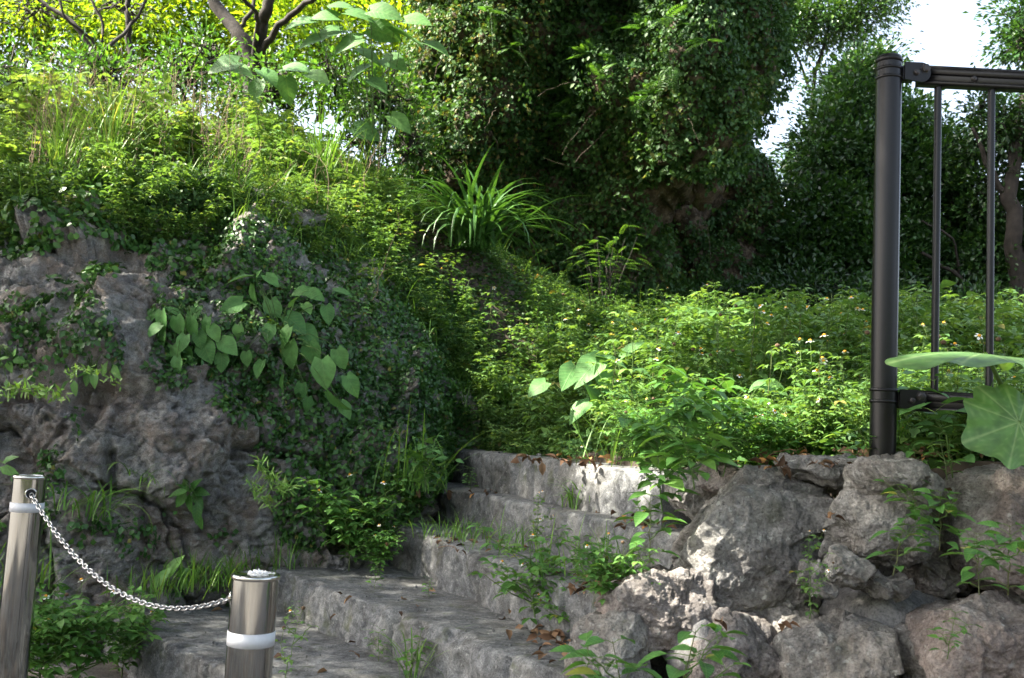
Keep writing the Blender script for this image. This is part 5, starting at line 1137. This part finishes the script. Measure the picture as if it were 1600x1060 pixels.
spray('broad_leaved_weed', 'broad leaves spreading among the weeds behind the largest boulder', 'weed', gp(1110, 710, 4.2), BL4, 'heart', T_HEART, 94, surf=False, D=4.1, nrmd=(-.1, -.3, .9), jit=.25)
# leaf litter
ac = Acc(); rng = RS(1050); ps = []
for (k, x, y, sx, sy, n) in [(1, 880, 985, 40, 40, 150), (1, 840, 960, 60, 25, 40), (1, 650, 935, 120, 40, 7), (2, 960, 915, 60, 25, 60), (2, 760, 850, 100, 15, 25), (3, 1000, 815, 60, 12, 40), (3, 750, 772, 100, 8, 12), (4, 950, 722, 120, 5, 130), (4, 745, 695, 40, 6, 40), (0, 560, 1030, 100, 40, 6), (0, 330, 950, 100, 8, 8)]:
    for _ in range(n): q = on_tread(k, x + rng.normal(0, sx * .6), y + rng.normal(0, sy * .6)); ps.append(q + [0, 0, rng.uniform(0.003, .03 if n > 35 else .008)])
for _ in range(160): q = P(rng.uniform(1180, 1600), rng.uniform(720, 750), rng.uniform(3.0, 3.6)); q[2] = hz(q[0], q[1])[0] + .02; ps.append(q)
for (x, y, D) in [(1124, 970, 2.78), (1222, 975, 2.72), (1300, 805, 2.9), (1465, 765, 2.8), (1440, 755, 2.85), (1350, 705, 3.2)]:
    for _ in range(3): ps.append(P(x + rng.normal(0, 5), y + rng.normal(0, 3), D))
ps = np.array(ps); N = len(ps); scatter(ac, leaf_tpl(.55, 3, .35, .3, .45), ps, rng.normal(0, 1, (N, 3)) * [1, 1, .3], rng.normal(0, .5, (N, 3)) + [0, 0, 1], rng.uniform(.025, .06, N), rng.rand(N))
for _ in range(60):
    q = ps[rng.randint(N)]; tube(ac, curve(q, q + rng.normal(0, .06, 3) * [1, 1, .2] + [0, 0, .01], .01, 5, .003, rng), .0015, 3, .6)
tag(ac.build('leaf_litter', M['dead']), 'brown dead leaves and twigs lying on the steps and between the boulders', 'dead leaves', kind='stuff')
# fine crumbs and pebbles on the treads
ac = Acc(); v, f = ICO[2]
for _ in range(420):
    k = rng.randint(0, 5); a, b, nb_, z = TREAD[k]; q = a + (b - a) * rng.rand() + nb_ * rng.uniform(.03, .45); r = rng.uniform(.002, .007) * (1 + 2 * (rng.rand() < .04)); ac.add(v * r * rng.uniform(.5, 1.2, 3) + [q[0], q[1], z + r * .3], [f])
tag(ac.build('grit', M['step']), 'small stone crumbs scattered on the step treads', 'grit', kind='stuff')

# ------------------------------------------------------------------ large taro-like leaves
def big_leaf(acc, c, tip, nor, R, seed, lobes=.12, cup=.1):
    lobes = .16 if seed == 2 else lobes; rng = RS(seed); tip = nrm(tip); z = np.asarray(nor, float); z = nrm(z - (z @ tip) * tip); x = np.cross(tip, z); nt, nr = 144, 18
    th = np.linspace(-math.pi, math.pi, nt, endpoint=False)      # 0 = tip
    r = R * (.62 + .38 * np.cos(th / 2) ** 2 + .18 * np.exp(-(th / .35) ** 2)); r = r * (1 - .55 * np.exp(-((np.abs(th) - math.pi) / .22) ** 2))
    va = np.array([-2.5, -1.9, -1.3, -.75, 0, .75, 1.3, 1.9, 2.5]); dv = np.abs(th[:, None] - va).min(1)
    r = r * (1 + lobes * (np.cos(np.minimum(dv / .3, 1) * math.pi) * .5)) * (1 + .02 * rng.normal(0, 1, nt).cumsum().clip(-2, 2) * 0)
    rr = np.linspace(0, 1, nr + 1)[1:]; Rg = rr[:, None] * r[None]; d = Rg * np.sin(dv)[None]
    side = np.exp(-((np.abs(((Rg / R * 6) + dv[None] * 2.2) % 1 - .5)) / .09) ** 2) * (dv[None] > .04) * .55
    tint = np.maximum(np.exp(-(d / (R * .016)) ** 2), side * .7)
    w = -cup * R * (Rg / R) ** 2 + R * .05 * np.sin(th * 9 + 1)[None] * rr[:, None] ** 3 + R * .04 * np.sin(th * 4)[None] * rr[:, None] ** 2 - tint * R * .008
    pts = c + x * (Rg * np.sin(th))[..., None] + tip * (Rg * np.cos(th))[..., None] + z * w[..., None]
    V = np.concatenate([[c], pts.reshape(-1, 3)]); f = [[0, 1 + k, 1 + (k + 1) % nt] for k in range(nt)]
    i, j = np.meshgrid(np.arange(nr - 1), np.arange(nt), indexing='ij'); k = (j + 1) % nt
    q = np.stack([1 + i * nt + j, 1 + (i + 1) * nt + j, 1 + (i + 1) * nt + k, 1 + i * nt + k], -1).reshape(-1, 4)
    acc.add(V, [np.array(f), q], np.concatenate([[1], tint.ravel()]))
M['taro'] = leafmat('large_leaf', [(0.0, (0.085, 0.18, 0.045)), (1.0, (0.20, 0.31, 0.11))], 0.3, 0.42, 0.4)
base = gp(1620, 720, 2.75); o = empty('large_leaf_plant', base); tag(o, 'plant with two very large pale-veined leaves against the fence at the right edge', 'plant')
st = Acc(); cA = P(1540, 553, 2.55); cB = P(1592, 660, 2.45)
for c, tp_, nn_, R, sd, cp in [(cA, (-1, -.15, .06), (-.05, -.13, 1), .215, 1, .2), (cB, (-1, -.3, -.35), (-.25, -1, .35), .138, 2, .05), (P(1690, 600, 2.6), (.8, -.3, -.4), (.2, -.4, 1), .22, 3, .1)]:
    ac = Acc(); big_leaf(ac, c, np.array(tp_, float), nn_, R, sd, cup=cp); off(ac, o).build('leaf', M['taro'], o); tube(st, curve(base, c, .03, 9, 0), np.linspace(.011, .005, 9), 7, .6)
off(st, o).build('stem', M['stem'], o)

# ------------------------------------------------------------------ steel posts and chain
def bollard(x, y, D, zb, label, top_patch):
    t = P(x, y, D); H = t[2] - zb; o = empty('steel_post', (t[0], t[1], zb)); tag(o, label, 'bollard', None); r = .0572
    ac = Acc(); lathe(ac, [(r, 0), (r, H - .012)], 48); ac.build('tube', M['bsteel'], o)
    ac = Acc(); lathe(ac, [(r, H - .012), (r + .003, H - .010), (r + .003, H - .003), (r, H), (r - .004, H), (r - .006, H - .003), (.0001, H - .003)], 48); ac.build('cap', M['steel'], o)
    hb = H - .155 if top_patch else H - .115
    ac = Acc(); lathe(ac, [(r + .0002, hb - .017), (r + .0012, hb - .017), (r + .0012, hb + .017), (r + .0002, hb + .017)], 48); ac.build('reflective_band', M['band'], o)
    ac = Acc(); lathe(ac, [(r + .002, .0), (r + .03, .002), (r + .03, .012), (r + .004, .02)], 32); ac.build('base_flange', M['steel'], o)
    return o, t
oB, tB = bollard(400, 897, 2.53, 0, 'near steel post with a white band and a scrap of torn tape on its lid', True)
oA, tA = bollard(47, 743, 3.70, 0, 'far stainless steel post at the left edge with the chain entering a round hole', False)
ac = Acc(); v, f = ICO[4]; rr = RS(4); s = v * np.array([.024, .011, .006]); s = s + nrm(v) * (fbm(v * 3 + 5, 2.2, 3)[:, None] * .006); c = np.array([.010, -.018, tB[2] + .004]); ac.add(s + c, [f]); ac.build('torn_tape', M['foil'], oB)
# rims where the chain enters, a flat black disc painting the dark of each hole
def hole(o, pos, d, r=.016):
    d = nrm(np.append(np.asarray(d, float)[:2], 0)); ctr = np.array([0, 0, pos[2]]) + d * .0555; x = np.array([-d[1], d[0], 0]); Mx = np.eye(4); Mx[:3, 0] = x; Mx[:3, 1] = [0, 0, 1]; Mx[:3, 2] = d; Mx[:3, 3] = ctr
    ac = Acc(); lathe(ac, [(r, 0.0), (r + .004, .001), (r + .004, .0045), (r, .0045), (r, 0)], 24, M=Mx); rim = ac.build('chain_hole', M['steel'], o)
    ac = Acc(); lathe(ac, [(.0001, .0025), (r, .0025)], 24, M=Mx); ac.build('hole_shade_disc', M['hole'], rim)
    return ctr + d * .004
pA = P(57, 772, 3.66); pB = P(366, 939, 2.50)
dA = np.array([.55, -.83]); dB = np.array([-.95, .25])
hA = hole(oA, [0, 0, pA[2]], dA) + np.array(oA.location); hB = hole(oB, [0, 0, pB[2]], dB) + np.array(oB.location)
tt = np.linspace(0, 1, 400); cv = hA * (1 - tt)[:, None] + hB * tt[:, None]; cv[:, 2] -= .15 * 4 * tt * (1 - tt) * (1 + .25 * (tt - .5)); sl = np.r_[0, np.cumsum(np.linalg.norm(np.diff(cv, axis=0), axis=1))]
a = np.arange(32) * 2 * math.pi / 32; hl, rw, wr = .0075, .0062, .0024    # link outline: stadium
pth = np.stack([np.where(np.cos(a) > 0, hl, -hl) + rw * np.cos(a), rw * np.sin(a), 0 * a], -1)
ac = Acc(); tdir = nrm(np.roll(pth, -1, 0) - np.roll(pth, 1, 0)); n1 = np.cross(tdir, [0, 0, 1.0]); k8 = np.arange(8) * 2 * math.pi / 8
V = pth[:, None] + wr * (np.cos(k8)[None, :, None] * n1[:, None] + np.sin(k8)[None, :, None] * np.array([0, 0, 1.0])); i, j = np.meshgrid(np.arange(32), np.arange(8), indexing='ij')
q = np.stack([i * 8 + j, ((i + 1) % 32) * 8 + j, ((i + 1) % 32) * 8 + (j + 1) % 8, i * 8 + (j + 1) % 8], -1).reshape(-1, 4); ac.add(V, [q]); LINK = ac.mesh('link', M['chain'])
ch = empty('link_chain', hA); tag(ch, 'galvanised link chain sagging between the two steel posts', 'chain'); pitch = 2 * (hl + rw) - 2 * wr * 1.05; nL = int(sl[-1] / pitch)
pitch = sl[-1] / nL; rg = RS(6)
for k in range(nL):
    s0 = (k + .5) * pitch; p = np.array([np.interp(s0, sl, cv[:, c]) for c in range(3)]); p1 = np.array([np.interp(s0 + .004, sl, cv[:, c]) for c in range(3)])
    X_ = nrm(p1 - p); Z0 = nrm(np.cross(X_, [0, 0, 1.0])); Y0 = np.cross(Z0, X_); an = (math.pi / 4 if k % 2 else -math.pi / 4) + rg.normal(0, .12); Y_ = math.cos(an) * Y0 + math.sin(an) * Z0; Z_ = np.cross(X_, Y_)
    l = link('link', LINK, ch); p = p - hA; l.matrix_basis = Matrix(((X_[0], Y_[0], Z_[0], p[0]), (X_[1], Y_[1], Z_[1], p[1]), (X_[2], Y_[2], Z_[2], p[2]), (0, 0, 0, 1)))

# ------------------------------------------------------------------ black metal fence
FD = 2.96; pb = P(1379, 700, FD); pt = P(1389, 90, FD); px0, py0 = pb[0], FD; ztop = pt[2]
fo = empty('metal_fence', (px0, py0, pb[2] - .12)); tag(fo, 'dark brown-black metal railing with a round end post and upright bars', 'fence'); fl_ = np.array(fo.location)
def post_at(dx):
    ac = Acc(); r = .0381; z1 = ztop - fl_[2]; lathe(ac, [(r, 0), (r, z1 - .02)], 40); ac.v = [v + np.array([dx, 0, 0], np.float32) for v in ac.v]; p = ac.build('post', M['black'], fo)
    ac = Acc(); lathe(ac, [(r, z1 - .02), (r + .002, z1 - .02), (r + .002, z1 - .008), (r - .004, z1 + .002), (r * .6, z1 + .006), (.0001, z1 + .007)], 40); ac.v = [v + np.array([dx, 0, 0], np.float32) for v in ac.v]; ac.build('cap', M['black'], p)
    for zc in ZC:
        ac = Acc(); lathe(ac, [(r, zc - .005), (r + .003, zc - .004), (r + .003, zc + .004), (r, zc + .005)], 40); ac.v = [v + np.array([dx, 0, 0], np.float32) for v in ac.v]; ac.build('collar', M['black'], p)
zr_t = P(1480, 121, FD)[2] - fl_[2]; zr_b = P(1480, 629, FD)[2] - fl_[2]
ZC = [P(1388, 104, FD)[2] - fl_[2] - .012, P(1388, 118, FD)[2] - fl_[2] - .012, zr_b + .026, zr_b - .008]
post_at(0.0); post_at(2.0)
ax, ay, az = np.eye(3)
def rail(z, nm):
    ac = Acc(); box(ac, (1.02, .004, z), ax, ay, az, .93, .018, .031, .004); box(ac, (1.02, -.0165, z + .012), ax, ay, az, .928, .0045, .012, .003); box(ac, (1.02, -.0165, z - .024), ax, ay, az, .928, .003, .006, .002); r_ = ac.build(nm, M['black'], fo)
    for bx_ in (.255, 1.0, 1.7):
        ac = Acc(); Mx = np.eye(4); Mx[:3, 2] = [0, -1, 0]; Mx[:3, 1] = [0, 0, 1]; Mx[:3, 3] = [bx_, -.0155, z - .006]; lathe(ac, [(.010, 0), (.010, .002), (.007, .005), (.0001, .006)], 16, M=Mx); ac.build('bolt', M['bolt'], r_)
    ac = Acc()   # bracket plate, rounded towards the rail
    a = np.linspace(-math.pi / 2, math.pi / 2, 15); out = [(.038, .030), (.038, -.024)] + [(.088 + .029 * math.cos(t), -.000 + .031 * math.sin(t)) for t in a]; n = len(out)
    V = [(x, yy, z + zz) for yy in (-.031, -.0225) for x, zz in out]; ac.add(V, [np.array([[k, (k + 1) % n, n + (k + 1) % n, n + k] for k in range(n)]), np.array([list(range(n)), list(range(n, 2 * n))[::-1]])]); box(ac, (.05, -.01, z - .002), ax, ay, az, .016, .014, .024, .004)
    br = ac.build('bracket', M['black'], fo, smooth=False)
    for bx_, bz in ((.100, .012), (.073, -.002)):
        ac = Acc(); Mx = np.eye(4); Mx[:3, 2] = [0, -1, 0]; Mx[:3, 1] = [0, 0, 1]; Mx[:3, 3] = [bx_, -.031, z + bz]; rb = .013 if bx_ > .09 else .008; lathe(ac, [(rb * 1.25, 0), (rb * 1.25, .002), (rb, .002), (rb, .007), (rb * .6, .009), (.0001, .0095)], 6 if bx_ > .09 else 14, M=Mx); ac.build('bolt', M['bolt'], br, smooth=False)
rail(zr_t, 'top_rail'); rail(zr_b, 'bottom_rail')
b0x = P(1464, 350, FD)[0] - px0
for k in range(11):
    x = b0x + .1645 * k
    if x > 1.95: break
    ac = Acc(); lathe(ac, [(.0112, zr_b + .024), (.0112, zr_t - .028)], 20); ac.v = [v + np.array([x, .004, 0], np.float32) for v in ac.v]; ac.build('bar', M['black'], fo)
